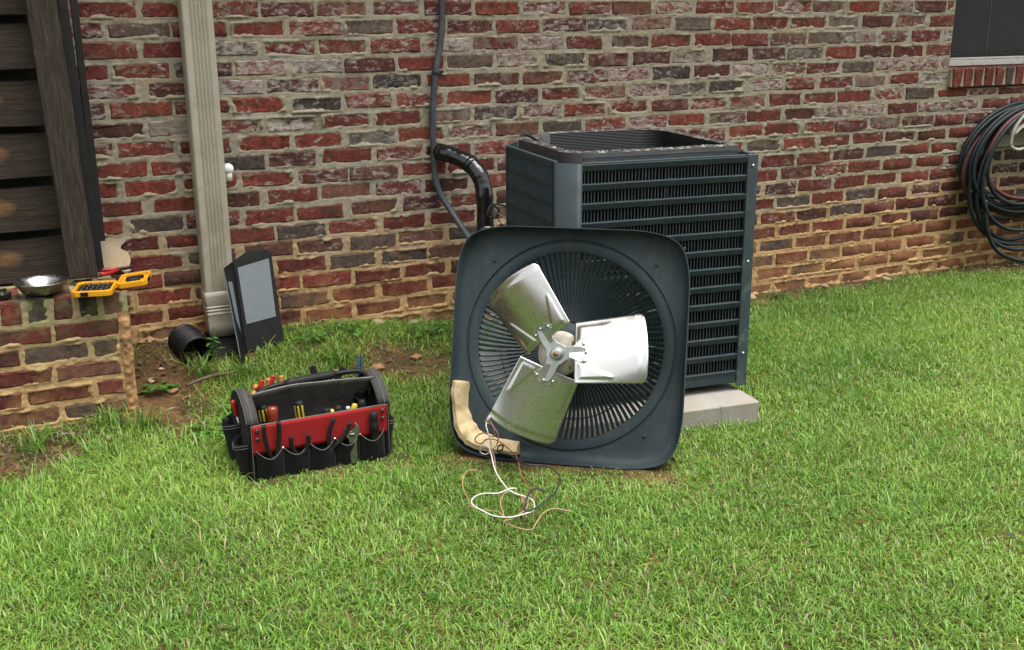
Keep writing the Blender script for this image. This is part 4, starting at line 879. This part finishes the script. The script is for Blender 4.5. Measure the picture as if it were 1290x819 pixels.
# ends: a padded arch with gusset, pale stitched edge
def arch(n=18):
    P = []
    for i in range(n + 1):
        t = i / n; y = DP * t; z = FZ + .004 + .064 * math.sin(math.pi * min(1, max(0, t))) ** .75; P.append((y, z))
    return P
for s in (-1, 1):
    ap = arch(); mb = MB(); x0, x1 = s * (HLn - .004), s * (HLn + .006)
    poly = [(0, 0)] + [(y, z) for y, z in ap] + [(DP, 0)]
    vs = [(x0, y, z) for y, z in poly] + [(x1 + s * .010 * math.sin(min(1, z / .2) * math.pi), y, z) for y, z in poly]; n = len(poly)
    mb.add(vs, [tuple(range(n)), tuple(range(n, 2 * n))[::-1]] + [(i, (i + 1) % n, (i + 1) % n + n, i + n) for i in range(n)])
    e = mb.build('end_panel', M['canvas'], bag, auto=R(50))
    gv = []                                          # gusset band running over the arch
    for y, z in ap: gv += [(s * (HLn + .010), y, z + .002), (s * (HLn - .022), y + (DP / 2 - y) * .05, z + .001 - .004)]
    MB().add(gv, [(2 * i, 2 * i + 1, 2 * i + 3, 2 * i + 2) for i in range(len(ap) - 1)]).build('gusset', M['grey'], e, smooth=True, solid=.005)
    for xo in (.0125, -.004): MB().tube([(s * (HLn + xo), y - .001, z + .0045) for y, z in ap], .0009, 5).build('stitching', M['stitch'], e)
    MB().tube([(s * (HLn + .003), -.0055, z) for z in np.linspace(.0, FZ + .004, 8)], .0009, 5).build('stitching', M['stitch'], e)
    for kz in (.152, .128): MB().lathe([(.006, 0), (.006, .003), (.003, .005)], 12, Matrix.Rotation(R(90), 3, 'X')).build('rivet', M['darksteel'], e, loc=(s * (HLn - .013), -.004, kz))
    # outside pockets on the end
    for (y0, y1, z1, out_) in ((.012, .105, .108, .034), (.112, .205, .135, .042)):
        def pk(u, v, s=s, y0=y0, y1=y1, z1=z1, out_=out_):
            y = y0 + (y1 - y0) * u; b = out_ * (math.sin(u * math.pi) ** .6) * (.55 + .45 * v); return (s * (HLn + .006 + b), y, v * (z1 - .012 * math.sin(u * math.pi)) + .004)
        p = sheet(pk, 14, 8, 'end_pocket', 'canvas', .004, .004, 15)
        for dz in (0, -.008): MB().tube([Vector(pk(u, 1)) + Vector((s * .0032, 0, dz - .004)) for u in np.linspace(0, 1, 14)], .0009, 5).build('stitching', M['stitch'], p)
# scalloped front pockets
nP = 5; edges = np.linspace(-HLn + .006, HLn - .012, nP + 1)
for k in range(nP):
    a, b = edges[k], edges[k + 1]
    def pk(u, v, a=a, b=b): return (a + (b - a) * u, -.007 - .015 * math.sin(u * math.pi) * (.5 + .5 * v), .004 + v * (.090 - .024 * math.sin(u * math.pi)))
    p = sheet(pk, 14, 8, 'front_pocket', 'canvas', .003, .003, 21 + k); MB().tube([Vector(pk(u, 1)) + Vector((0, -.0018, .001)) for u in np.linspace(0, 1, 14)], .0010, 5).build('stitching', M['stitch'], p)
    if k: MB().lathe([(.0035, 0), (.0035, .003), (.001, .005)], 10, Matrix.Rotation(R(90), 3, 'X')).build('rivet', M['steel'], p, loc=(a, -.010, .094))
hp = spline([(-HLn + .014, .10, .185), (-HLn + .022, .10, .205), (-.135, .105, .228), (-.09, .105, .238), (.0, .105, .243), (.09, .105, .246), (.150, .105, .243), (HLn - .024, .10, .226), (HLn - .016, .095, .20), (HLn - .016, .09, .170)], 6)
MB().tube(hp, .0075, 12).build('handle', M['black'], bag, smooth=True)
MB().tube([(x, .105, .239 + (x + .06) * .045) for x in np.linspace(-.072, .082, 10)], [.010] + [.0125] * 8 + [.010], 14).build('foam_grip', M['rubber'], bag, smooth=True)

# tools carried in the bag (bag coordinates -> scene)
BM = Matrix.Translation(BO) @ Matrix.Rotation(BR, 4, 'Z')
def bg(x, y, z): return BM @ Vector((x - BO.x, y - BO.y, z))
def screwdriver(loc, rot, label, mat, stripe=None, r=.013, L=.085, group=None, blade=.07):
    t = empty('screwdriver', loc, rot, label, 'screwdriver', group)
    pr = [(.0005, 0), (r * .75, .001), (r * .98, .007), (r, L * .25), (r * .92, L * .6), (r * .62, L * .78), (r * .8, L * .9), (r * .55, L), (.0005, L)]
    MB().lathe([(q_, -z_) for q_, z_ in pr], 12, cap=False).build('handle', M[mat], t, smooth=True)
    if stripe:
        for a in (0.6, 2.7, 4.8, 3.75 + .1): 
            MB().box((r * .93 * math.cos(a), r * .93 * math.sin(a), -L * .36), (.006, .006, L * .42), rz=a).build('grip_stripe', M[stripe], t, bevel=.002)
    MB().tube([(0, 0, -L), (0, 0, -L - blade)], .003, 8).build('shank', M['steel'], t, smooth=True); return t
screwdriver(bg(-1.256, -1.085, .192), (R(-6), R(4), 0), 'red translucent handled screwdriver standing at the left of the bag', 'redplastic', None, .0165, .09)
screwdriver(bg(-1.276, -1.055, .190), (R(-8), R(-3), .4), 'black and yellow screwdriver behind the red handled one', 'rubber', 'yel2', .013)
screwdriver(bg(-1.176, -1.07, .190), (R(-6), R(-2), R(16)), 'black screwdriver with yellow stripe in the middle of the bag', 'rubber', 'yel2', .013, .085)
for x, z, lab in ((-1.214, .150, 'short black round knob handle right of the red screwdriver'), (-1.104, .166, 'black round handle left of a pair in the right half of the bag'), (-1.071, .168, 'black round handle second in the right half of the bag'), (-.999, .174, 'black round handle nearest the right end of the bag')):
    screwdriver(bg(x, -1.10, z), (R(-5), 0, 0), lab, 'rubber', None, .0115, .06)
for x, z, lab, m in ((-1.085, .158, 'small yellow grip between the black round handles', 'yel2'), (-1.04, .160, 'grey metal nut driver with yellow collar in the right of the bag', 'steel'), (-1.017, .164, 'tilted yellow handled driver near the right end of the bag', 'yel2')):
    screwdriver(bg(x, -1.095, z), (R(-5), R(18 if m == 'yel2' else 0), 0), lab, m, None, .009, .05)
ft = empty('flashlight', bg(-.985, -1.035, .155), (R(8), R(10), 0), 'black cylindrical flashlight with silver ring standing in the bag', 'flashlight')
MB().lathe([(.016, -.11), (.016, -.01), (.021, .004), (.021, .030), (.019, .032), (.001, .030)], 20, cap=False).build('body', M['black'], ft, auto=R(40)); MB().lathe([(.0215, .006), (.0215, .009)], 20).build('ring', M['steel'], ft)
# front pocket tools
def fp(x, z): return bg(x, -1.1615, z)
pliers('pliers', fp(-1.279, .064), (R(4), R(-2), R(8)), 'black handled pliers in the leftmost front pocket', 'rubber', .175, .22)
pliers('pliers', fp(-1.206, .052), (R(4), R(2), 0), 'short black pliers in the second front pocket', 'rubber', .115, .28)
pliers('wire_strippers', fp(-1.118, .062), (R(4), R(24), 0), 'black handled wire strippers leaning right in the middle front pocket', 'rubber', .15, .30, cat='wire strippers')
wr = empty('adjustable_wrench', fp(-1.05, .070), (R(84), 0, R(-6)), 'chrome adjustable wrench head up in the fourth front pocket', 'wrench')
MB().prism([(-.010, -.06), (.010, -.06), (.011, .015), (.022, .026), (.020, .050), (.008, .062), (.006, .046), (-.004, .036), (-.010, .044), (-.022, .046), (-.024, .026), (-.012, .014)], -.005, .005).build('head', M['bowl'], wr, bevel=.002)
MB().lathe([(.006, -.006), (.006, .006)], 12, Matrix.Rotation(R(90), 3, 'Y')).build('worm_screw', M['darksteel'], wr, loc=(-.002, .026, .004))
tf = empty('torch_handle', fp(-.984, .080), (R(4), R(-2), 0), 'ribbed black tool handle in the rightmost front pocket', 'tool handle')
MB().lathe([(.010, -.03), (.0125, .0), (.0105, .016), (.0135, .022), (.0135, .044), (.011, .048), (.013, .054), (.0125, .072), (.006, .078), (.0005, .078)], 14, cap=False).build('grip', M['rubber'], tf, auto=R(50)); MB().box((0, -.013, .035), (.005, .004, .012)).build('switch', M['darksteel'], tf)
# back of the bag
def knob(loc, rot, label, m1, m2, name='snips', cat='snips'):
    t = empty(name, loc, rot, label, cat)
    for s in (-1, 1): MB().tube(spline([(s * .003, 0, -.10), (s * .010, 0, -.05), (s * .015, 0, -.015), (s * .012, 0, .012)], 5), [.004] * 5 + [.0075] * 10 + [.008], 10).build('handle', M[m1 if s < 0 else m2], t, smooth=True)
    MB().lathe([(.009, -.004), (.009, .004)], 10, Matrix.Rotation(R(90), 3, 'X')).build('pivot', M['steel'], t, loc=(0, 0, -.10)); return t
knob(bg(-1.243, -.955, .218), (R(-4), R(6), R(30)), 'orange and red handled snips at the back left of the bag', 'redp', 'orange')
knob(bg(-1.206, -.950, .222), (R(-6), R(12), R(10)), 'red and tan handled snips beside the orange snips at the back', 'redp', 'orange')
knob(bg(-1.272, -.955, .196), (R(-2), R(-30), R(60)), 'low orange handled snips leaning left at the back of the bag', 'orange', 'orange')
screwdriver(bg(-1.352, -1.02, .205), (R(0), R(-10), 0), 'thin red tipped screwdriver in the left end pocket nearest the front', 'redp', None, .008, .05)
screwdriver(bg(-1.325, -.985, .217), (R(0), R(-6), 0), 'thin red tipped screwdriver in the left end pocket furthest back', 'redp', None, .008, .05)
screwdriver(bg(-1.372, -1.00, .150), (0, R(-8), 0), 'black handled driver deep in the left end pocket', 'rubber', None, .010, .06)
for x, z, rx, lab in ((-1.098, .246, -14, 'single black lever handle sticking up behind the foam grip'), (-1.000, .228, 34, 'black lever handle leaning right behind the bag handle')):
    t = empty('pry_bar', bg(x, -.945, z), (R(-5), R(rx), 0), lab, 'hand tool'); MB().prism([(-.008, -.12), (.008, -.12), (.010, .0), (-.010, .0)], -.003, .003, Matrix.Rotation(R(90), 3, 'X')).build('lever', M['rubber'], t, bevel=.002); MB().tube([(0, 0, -.12), (0, 0, -.16)], .004, 8).build('shank', M['darksteel'], t)
t = empty('long_nose_pliers', bg(-.955, -.955, .200), (R(-4), R(8), R(25)), 'blue steel long nose pliers with jaws upward at the back right', 'pliers')
for s in (-1, 1):
    MB().prism([(s * .001, -.06), (s * .013, -.06), (s * .012, .0), (s * .0045, .060), (s * .0015, .060)], -.005, .005, Matrix.Rotation(R(90), 3, 'X') @ Matrix.Rotation(R(3 * -s), 3, 'Z')).build('jaw', M['blue'], t, bevel=.0015)

# ------------------------------------------------------------------ lawn
def in_obj(x, y):
    """footprints where nothing grows"""
    c, s = math.cos(-ACROT), math.sin(-ACROT); lx = (x - ACL.x) * c - (y - ACL.y) * s; ly = (x - ACL.x) * s + (y - ACL.y) * c
    m = (lx > -.415) & (lx < .312) & (ly > -.43) & (ly < .375)
    m |= (x > -1.345) & (x < -.93) & (y > -1.155) & (y < -.935)
    ux = (x - FO.x) * ex.x + (y - FO.y) * ex.y; vy = (x - FO.x) * bk.x + (y - FO.y) * bk.y; m |= (np.abs(ux) < .30) & (vy > -.016) & (vy < .07)
    m |= (x < -1.555) & (y > -.43)
    m |= (x > -1.30) & (x < -1.12) & (y > -.25)
    return m
def bare(x, y):
    """0 = full turf, 1 = bare soil"""
    g = lambda cx, cy, rx, ry: np.exp(-(((x - cx) / rx) ** 2 + ((y - cy) / ry) ** 2))
    b = 1.25 * g(-1.45, -.22, .20, .38) + 1.25 * g(-1.95, -.62, .34, .20) + .85 * g(-.62, -.36, .22, .18) + .60 * g(-1.40, -.66, .16, .20) + .5 * g(-.95, -.52, .14, .14)
    b += .9 * np.clip((y + .10) / .10, 0, 1) + .7 * np.clip((y + .20) / .12, 0, 1) * np.clip((x - .4) / .3, 0, 1) + .55 * g(1.2, -.16, .5, .12) + .35 * g(.95, -.66, .10, .07) + .9 * g(2.75, -.12, .35, .20) + .35 * g(1.3, -.8, .12, .06)
    b += .9 * g(-.1, -.45, .5, .28) + .45 * g(.45, -.9, .12, .35)
    b += .55 * (fbm(x, y, 4.5, 21) - .5) + .35 * (fbm(x, y, 14., 25) - .5)
    return np.clip(b, 0, 1)
def make_grass():
    N = 860000; x = rng.uniform(-2.6, 3.9, N); y = rng.uniform(-3.9, -.01, N)
    px, py, d = project(np.stack([x, y, np.zeros(N)], -1)); vis = (px > -60) & (px < 1350) & (py > 250) & (py < 900)
    keep = np.where(vis, 1.0, .30); keep = keep * (rng.random(N) < np.clip(1.25 - 1.25 * bare(x, y), .02, 1)) * ~in_obj(x, y)
    k = rng.random(N) < keep; x, y, d = x[k], y[k], d[k]; n = len(x)
    tuft = fbm(x, y, 3.2, 40); fine = fbm(x, y, 30., 44)
    wall_shade = np.clip((y + 1.0) / .9, 0, 1)  # shade along the wall, put into the blade colour
    h = (.0125 + .012 * tuft + .012 * fine) * np.exp(rng.normal(0, .30, n)) * (1 + .45 * np.clip((-.9 - x) / .6, 0, 1) * np.clip((y + 1.7) / .5, 0, 1))
    lng = rng.random(n) < .035; h[lng] *= 1.7
    ux = (x - FO.x) * ex.x + (y - FO.y) * ex.y; vy = (x - FO.x) * bk.x + (y - FO.y) * bk.y       # trodden short in front of the fan top, bag and pad
    low = np.exp(-(np.clip(np.abs(ux) - .33, 0, 9) / .05) ** 2) * np.exp(-((vy + .03) / .09) ** 2)
    low = np.maximum(low, np.exp(-(np.clip(np.abs(x + 1.14) - .2, 0, 9) / .05) ** 2) * np.exp(-((y + 1.19) / .08) ** 2)); h *= 1 - .60 * low
    h = np.clip(h, .010, .105)
    w_ = (.0009 + .0009 * rng.random(n)) * np.where(rng.random(n) < .12, 1.5, 1)
    az = rng.random(n) * 2 * math.pi + 1.2 * (fbm(x, y, 5., 50) - .5); lean = np.abs(rng.normal(1.15, .55, n)); lean = np.clip(lean, .05, 2.2)
    z0 = ground_z(x, y) - .004
    dx, dy = np.cos(az), np.sin(az); sx, sy = -dy, dx
    V = np.zeros((n, 7, 3), np.float32); ts = [0, .38, .72, 1.0]
    for j, t in enumerate(ts):
        a1 = lean * t * .75                                   # bends over as it rises
        hor = h * t * np.sin(a1); ver = h * t * np.cos(a1); wj = w_ * (1, .95, .65, 0)[j]
        cx, cy, cz = x + dx * hor, y + dy * hor, z0 + ver
        if j < 3:
            V[:, 2 * j] = np.stack([cx - sx * wj, cy - sy * wj, cz], -1); V[:, 2 * j + 1] = np.stack([cx + sx * wj, cy + sy * wj, cz], -1)
        else: V[:, 6] = np.stack([cx, cy, cz], -1)
    b = np.arange(n)[:, None] * 7
    q = np.concatenate([b + [0, 1, 3, 2], b + [2, 3, 5, 4]]); t3 = b + [4, 5, 6]
    g1, g2, g3, st = np.array((.066, .165, .017)), np.array((.155, .300, .034)), np.array((.26, .39, .07)), np.array((.42, .37, .19))
    u = np.clip(.5 + .95 * (fbm(x, y, 2.3, 60) - .5) + rng.normal(0, .30, n) - .16 * wall_shade, 0, 1)[:, None]
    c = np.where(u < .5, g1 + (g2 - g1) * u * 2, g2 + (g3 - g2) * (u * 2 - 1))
    dry = rng.random(n) < .035 + .06 * np.clip(fbm(x, y, 3.1, 70) - .52, 0, 1) * 5; pale_sheen = rng.random(n) < .10; c[pale_sheen] = c[pale_sheen] * .6 + np.array((.15, .25, .10)) * .5; c[dry] = st * rng.uniform(.5, 1.0, (dry.sum(), 1))  # some blades coloured paler and cooler to stand for sheen
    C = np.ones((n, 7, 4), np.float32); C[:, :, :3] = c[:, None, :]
    C[:, 0:2, :3] = .5 * C[:, 0:2, :3] + .5 * np.array((.12, .12, .05)) * .8      # base of a blade mixed toward dull olive
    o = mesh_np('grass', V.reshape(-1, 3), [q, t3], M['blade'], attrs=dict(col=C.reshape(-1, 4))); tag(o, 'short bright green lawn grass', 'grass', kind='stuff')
make_grass()
def make_turf_far():
    """lawn beyond the view: coarser blades so that the place goes on"""
    N = 60000; x = rng.uniform(-9, 10, N); y = rng.uniform(-10, -.05, N); k = ((x < -2.6) | (x > 3.9) | (y < -3.9)) & ~((x < -1.55) & (y > -.45)); x, y = x[k], y[k]; n = len(x)
    h = .03 + .04 * rng.random(n); az = rng.random(n) * 6.28; V = np.zeros((n, 3, 3), np.float32); z0 = ground_z(x, y); w_ = .006
    V[:, 0] = np.stack([x - np.sin(az) * w_, y + np.cos(az) * w_, z0], -1); V[:, 1] = np.stack([x + np.sin(az) * w_, y - np.cos(az) * w_, z0], -1); V[:, 2] = np.stack([x + np.cos(az) * h * .5, y + np.sin(az) * h * .5, z0 + h], -1)
    c = np.array((.075, .15, .018)) * rng.uniform(.6, 1.4, (n, 1)); C = np.ones((n, 3, 4), np.float32); C[:, :, :3] = c[:, None]
    o = mesh_np('grass', V.reshape(-1, 3), [np.arange(3 * n).reshape(-1, 3)], M['blade'], attrs=dict(col=C.reshape(-1, 4))); tag(o, 'green lawn going on around the yard', 'grass', kind='stuff')
make_turf_far()

def make_litter():
    """dead leaves, straw and bits of bark on the bare soil"""
    spots = [(-1.43, -.14, .15, .10, 240), (-1.95, -.60, .26, .13, 700), (-.65, -.30, .25, .12, 160), (1.3, -.07, 1.2, .05, 380), (2.7, -.12, .3, .10, 320), (-1.35, -.50, .22, .22, 120), (.4, -1.6, 2.0, 1.0, 260)]
    xs, ys = [], []
    for cx, cy, rx, ry, m in spots: xs.append(rng.normal(cx, rx, m)); ys.append(rng.normal(cy, ry, m))
    x = np.concatenate(xs); y = np.minimum(np.concatenate(ys), -.015); k = ~in_obj(x, y); x, y = x[k], y[k]; n = len(x)
    L = rng.uniform(.006, .022, n); W_ = L * rng.uniform(.08, .40, n); az = rng.random(n) * 6.28; z = ground_z(x, y) + .006 + .010 * rng.random(n); tz = rng.normal(0, .35, n); cz = rng.normal(0, .3, n)
    dx, dy = np.cos(az), np.sin(az); V = np.zeros((n, 4, 3), np.float32)
    V[:, 0] = np.stack([x - dx * L, y - dy * L, z - tz * L * .6], -1); V[:, 1] = np.stack([x + dy * W_, y - dx * W_, z + cz * W_], -1); V[:, 2] = np.stack([x + dx * L, y + dy * L, z + tz * L * .6], -1); V[:, 3] = np.stack([x - dy * W_, y + dx * W_, z + .3 * W_], -1)
    pal = np.array([(.07, .045, .032), (.11, .08, .06), (.04, .027, .02), (.15, .12, .095), (.15, .075, .032)]); c = pal[rng.integers(0, 5, n)] * rng.uniform(.6, 1.3, (n, 1)); C = np.ones((n, 4, 4), np.float32); C[:, :, :3] = c[:, None]
    o = mesh_np('leaf_litter', V.reshape(-1, 3), [np.arange(4 * n).reshape(-1, 4)], M['litter'], attrs=dict(col=C.reshape(-1, 4))); tag(o, 'dry leaf scraps and bark bits on the bare soil', 'litter', kind='stuff')
make_litter()

# weeds with broad leaves
def weed(x, y, label, nl=14, spread=.05, size=.016, tall=.03, stem=None):
    z = gz(x, y); t = empty('weed', (x, y, z), label=label, cat='weed', group='broad leaved weeds in the turf')
    r1 = random.Random(int((x * 7 + y * 13) * 1000)); n = nl; pos = []; ms = MB()
    lm = MB()
    for i in range(n):
        a = r1.random() * 6.28; rr = spread * math.sqrt(r1.random()); hz = tall * (.4 + .6 * r1.random()) if stem is None else stem * (.25 + .75 * i / n)
        if stem is not None: rr = .012 + .014 * r1.random()
        c = Vector((rr * math.cos(a), rr * math.sin(a), hz)); L = size * (.7 + .6 * r1.random()); W_ = L * .62; d = Vector((math.cos(a + r1.gauss(0, .5)), math.sin(a + r1.gauss(0, .5)), .15 * r1.gauss(0, 1))); s = d.cross(Vector((0, 0, 1))).normalized(); up = Vector((0, 0, 1))
        vs = [c - d * L, c - d * L * .4 + s * W_ * .8 + up * .002, c + d * L * .4 + s * W_ * .7, c + d * L - up * .003, c + d * L * .4 - s * W_ * .7, c - d * L * .4 - s * W_ * .8 + up * .002, c - up * .002]
        lm.add(vs, [(0, 1, 6), (1, 2, 6), (2, 3, 6), (3, 4, 6), (4, 5, 6), (5, 0, 6)])
        ms.tube([(0 if stem is None else 0, 0, 0 if stem is None else hz * .9), c - d * L], .0009, 4)
    if stem is not None: ms.tube(spline([(0, 0, 0), (.004, 0, stem * .5), (-.003, .004, stem * 1.02)], 5), [.0018] * 10 + [.0008], 5)
    o = lm.build('leaves', M['leaf'], t, smooth=True); k = .75 + .5 * r1.random(); col = np.tile((.075 * k, .20 * k, .028 * k, 1), (len(o.data.vertices), 1))
    at = o.data.attributes.new('col', 'FLOAT_COLOR', 'POINT'); at.data.foreach_set('color', col.astype(np.float32).ravel())
    o2 = ms.build('stems', M['leaf'], t); at = o2.data.attributes.new('col', 'FLOAT_COLOR', 'POINT'); at.data.foreach_set('color', np.tile((.10, .16, .04, 1), (len(o2.data.vertices), 1)).astype(np.float32).ravel())
weed(-1.262, -.245, 'tall weed with pale oval leaves in front of the downspout outlet', 12, stem=.135, size=.015)
weed(-1.47, -.36, 'low weed clump left of the corrugated pipe', 22, .06); weed(-1.40, -.75, 'low weed clump left of the tool bag', 26, .07, .018); weed(-1.30, -.62, 'low weed clump behind the left end of the tool bag', 20, .06)
weed(-.92, -.20, 'weed clump at the wall right of the black cover', 26, .07, .015, .05); weed(-.75, -.16, 'weed clump at the wall behind the tool bag', 26, .08, .015, .05); weed(-.42, -.20, 'leafy weed clump at the wall left of the leaning fan top', 30, .09, .016, .07)
weed(1.28, -.13, 'low weed at the wall base right of the condenser', 18, .06, .015); weed(-1.72, -.86, 'low weed in the grass in front of the plinth', 18, .06, .013)
# coarse grass clumps along the plinth and wall
def clump(x, y, label, n=60, rad=.05, hmax=.11):
    z = gz(x, y); t = empty('grass_clump', (x, y, z), label=label, cat='grass', group='tall grass clumps'); vs = []; fs = []; cs = []
    r1 = random.Random(int((x * 11 + y * 5) * 997))
    for i in range(n):
        a = r1.random() * 6.28; b = Vector((rad * r1.gauss(0, .5), rad * r1.gauss(0, .5), -.004)); h = hmax * (.45 + .55 * r1.random()); d = Vector((math.cos(a), math.sin(a), 0)); s = Vector((-d.y, d.x, 0)) * (.0016 + .0012 * r1.random()); ln_ = r1.uniform(.2, 1.3); k = len(vs)
        for j, tt in enumerate((0, .4, .75)):
            c = b + d * h * tt * math.sin(ln_ * tt) + Vector((0, 0, h * tt * math.cos(ln_ * tt * .9))); vs += [c - s * (1 - .4 * tt), c + s * (1 - .4 * tt)]
        c = b + d * h * math.sin(ln_) + Vector((0, 0, h * math.cos(ln_ * .9))); vs.append(c); fs += [(k, k + 1, k + 3, k + 2), (k + 2, k + 3, k + 5, k + 4), (k + 4, k + 5, k + 6)]
        q_ = r1.random(); cs += [(.06 + .09 * q_, .14 + .13 * q_, .02 + .02 * q_, 1)] * 7
    m = MB(); m.add(vs, fs); o = m.build('blades', M['leaf'], t); at = o.data.attributes.new('col', 'FLOAT_COLOR', 'POINT'); at.data.foreach_set('color', np.array(cs, np.float32).ravel())
for x, y, lab in ((-1.63, -.52, 'tall grass clump at the plinth corner'), (-1.87, -.56, 'grass clump growing alone in the bare soil before the plinth'), (-1.55, -.60, 'tall grass clump right of the plinth corner'), (-1.33, -.30, 'grass clump in front of the corrugated pipe'), (-1.19, -.34, 'grass clump below the downspout'), (-.85, -.33, 'grass clump between the black cover and the tool bag'), (-.36, -.33, 'grass clump beside the wall left of the fan top'), (-1.68, -.78, 'tall grass clump left of the tool bag in the lawn')):
    clump(x, y, lab)
# stick, clods and stones
st_ = empty('stick', (-1.27, -.36, gz(-1.27, -.36) + .022), label='thin brown stick lying in front of the drain adapter', cat='stick')
MB().tube(spline([(-.12, -.04, .0), (-.04, .0, .006), (.05, .02, .004), (.13, .06, .012)], 5), [.006] * 8 + [.005] * 8, 7).build('wood', M['twig'], st_, smooth=True)
def lump(name, x, y, s, mat, label, cat, group):
    bm_ = bmesh.new(); bmesh.ops.create_icosphere(bm_, subdivisions=2, radius=1); r1 = random.Random(int(x * 1000 + y * 77))
    for v in bm_.verts: v.co = v.co * (1 + .9 * (float(vnoise(v.co.x * 1.9 + x * 9, v.co.y * 1.9 + v.co.z * 2.7, 1., 8)) - .5)); v.co.z *= .45; v.co *= s * .8
    m = bpy.data.meshes.new(name); bm_.to_mesh(m); bm_.free(); m.polygons.foreach_set('use_smooth', [True] * len(m.polygons)); o = bpy.data.objects.new(name, m); COL.objects.link(o); m.materials.append(M[mat]); o.location = (x, y, gz(x, y) + s * .2); o.rotation_euler = (0, 0, r1.random() * 6); tag(o, label, cat, group)
for x, y, s, mt_, lab in ((-1.43, -.37, .026, 'clod', 'rounded tan clay clod in the dirt right of the plinth'), (-1.49, -.30, .020, 'stone', 'pale stone at the foot of the plinth end'), (-1.45, -.24, .014, 'stone', 'small grey stone by the wall near the corrugated pipe'), (-.72, -.40, .030, 'clod', 'flat orange clay clod behind the right end of the tool bag'), (-.56, -.36, .026, 'clod', 'orange clay clod on the bare patch left of the fan top'), (-.62, -.46, .015, 'twig', 'small dark clod behind the tool bag'), (1.17, -.075, .040, 'stone', 'large pale mortar lump at the wall right of the condenser'), (1.10, -.06, .028, 'stone', 'smaller pale mortar lump at the wall beside the condenser'), (1.62, -.05, .030, 'stone', 'pale mortar lump at the wall base in the middle right'), (2.00, -.06, .034, 'stone', 'pale mortar lump at the wall base before the hose'), (.96, -.68, .022, 'clod', 'flat tan clod in the lawn right of the condenser'), (-1.87, -.93, .018, 'stone', 'pale stone in the mulch at the left edge'), (-.60, -.05, .030, 'stone', 'clay lump on the wall foot behind the tool bag'), (-.45, -.04, .024, 'stone', 'clay lump on the wall foot left of the fan top')):
    lump('clod' if mt_ != 'stone' else 'stone', x, y, s, mt_, lab, 'clod' if mt_ != 'stone' else 'stone', 'clods and stones')

# ------------------------------------------------------------------ trees across the yard behind the viewer (they show in the blades and shade the low sky)
def tree(x, y, H, rad, label, seed):
    r1 = np.random.default_rng(seed); t = empty('tree', (x, y, 0), label=label, cat='tree', group='trees across the yard')
    mb = MB().tube([(0, 0, -.1), (.05, 0, H * .2), (-.05, .1, H * .45), (0, 0, H * .8)], [.20, .16, .11, .03], 8)
    for k in range(6):
        a = k * 1.05 + r1.random(); z = H * (.28 + .08 * k); mb.tube([(0, 0, z), (rad * .4 * math.cos(a), rad * .4 * math.sin(a), z + .5), (rad * .8 * math.cos(a), rad * .8 * math.sin(a), z + .8)], [.07, .05, .015], 6)
    mb.build('trunk', M['twig'], t, smooth=True)
    n = 6500; a = r1.random(n) * 6.28; z = r1.random(n); env = np.sqrt(np.clip(np.sin(np.pi * (z * .9 + .08)), 0, 1)); q_ = rad * env * np.sqrt(r1.random(n)) * (.75 + .5 * fbm(a * 1.3, z * 4, 1., seed))
    c = np.stack([q_ * np.cos(a), q_ * np.sin(a), H * (.10 + .92 * z)], -1); u = r1.normal(size=(n, 3)); u /= np.linalg.norm(u, axis=1)[:, None]; v = np.cross(u, r1.normal(size=(n, 3))); v /= np.linalg.norm(v, axis=1)[:, None]; L = r1.uniform(.08, .20, (n, 1))
    V = np.stack([c - u * L, c + v * L * .5, c + u * L, c - v * L * .5], 1); col = np.array((.05, .105, .022)) * r1.uniform(.5, 1.5, (n, 1)); C = np.ones((n, 4, 4)); C[:, :, :3] = col[:, None]
    mesh_np('crown', V.reshape(-1, 3), [np.arange(4 * n).reshape(-1, 4)], M['leaf'], t, attrs=dict(col=C.reshape(-1, 4)))
for i, (x, y, H, rad, lab) in enumerate(((-13, -13.5, 6.5, 2.6, 'leafy tree across the yard at the far left'), (-8.5, -15, 7.5, 3.0, 'tall leafy tree second from the left across the yard'), (-3.5, -15.5, 6.8, 3.0, 'round leafy tree directly behind the viewer'), (1.5, -15, 7.2, 3.0, 'leafy tree right of the viewer across the yard'), (6.5, -14, 6.4, 2.8, 'leafy tree second from the right across the yard'), (11, -12, 7.0, 2.8, 'leafy tree across the yard at the far right'))):
    tree(x, y, H, rad, lab, 900 + i)
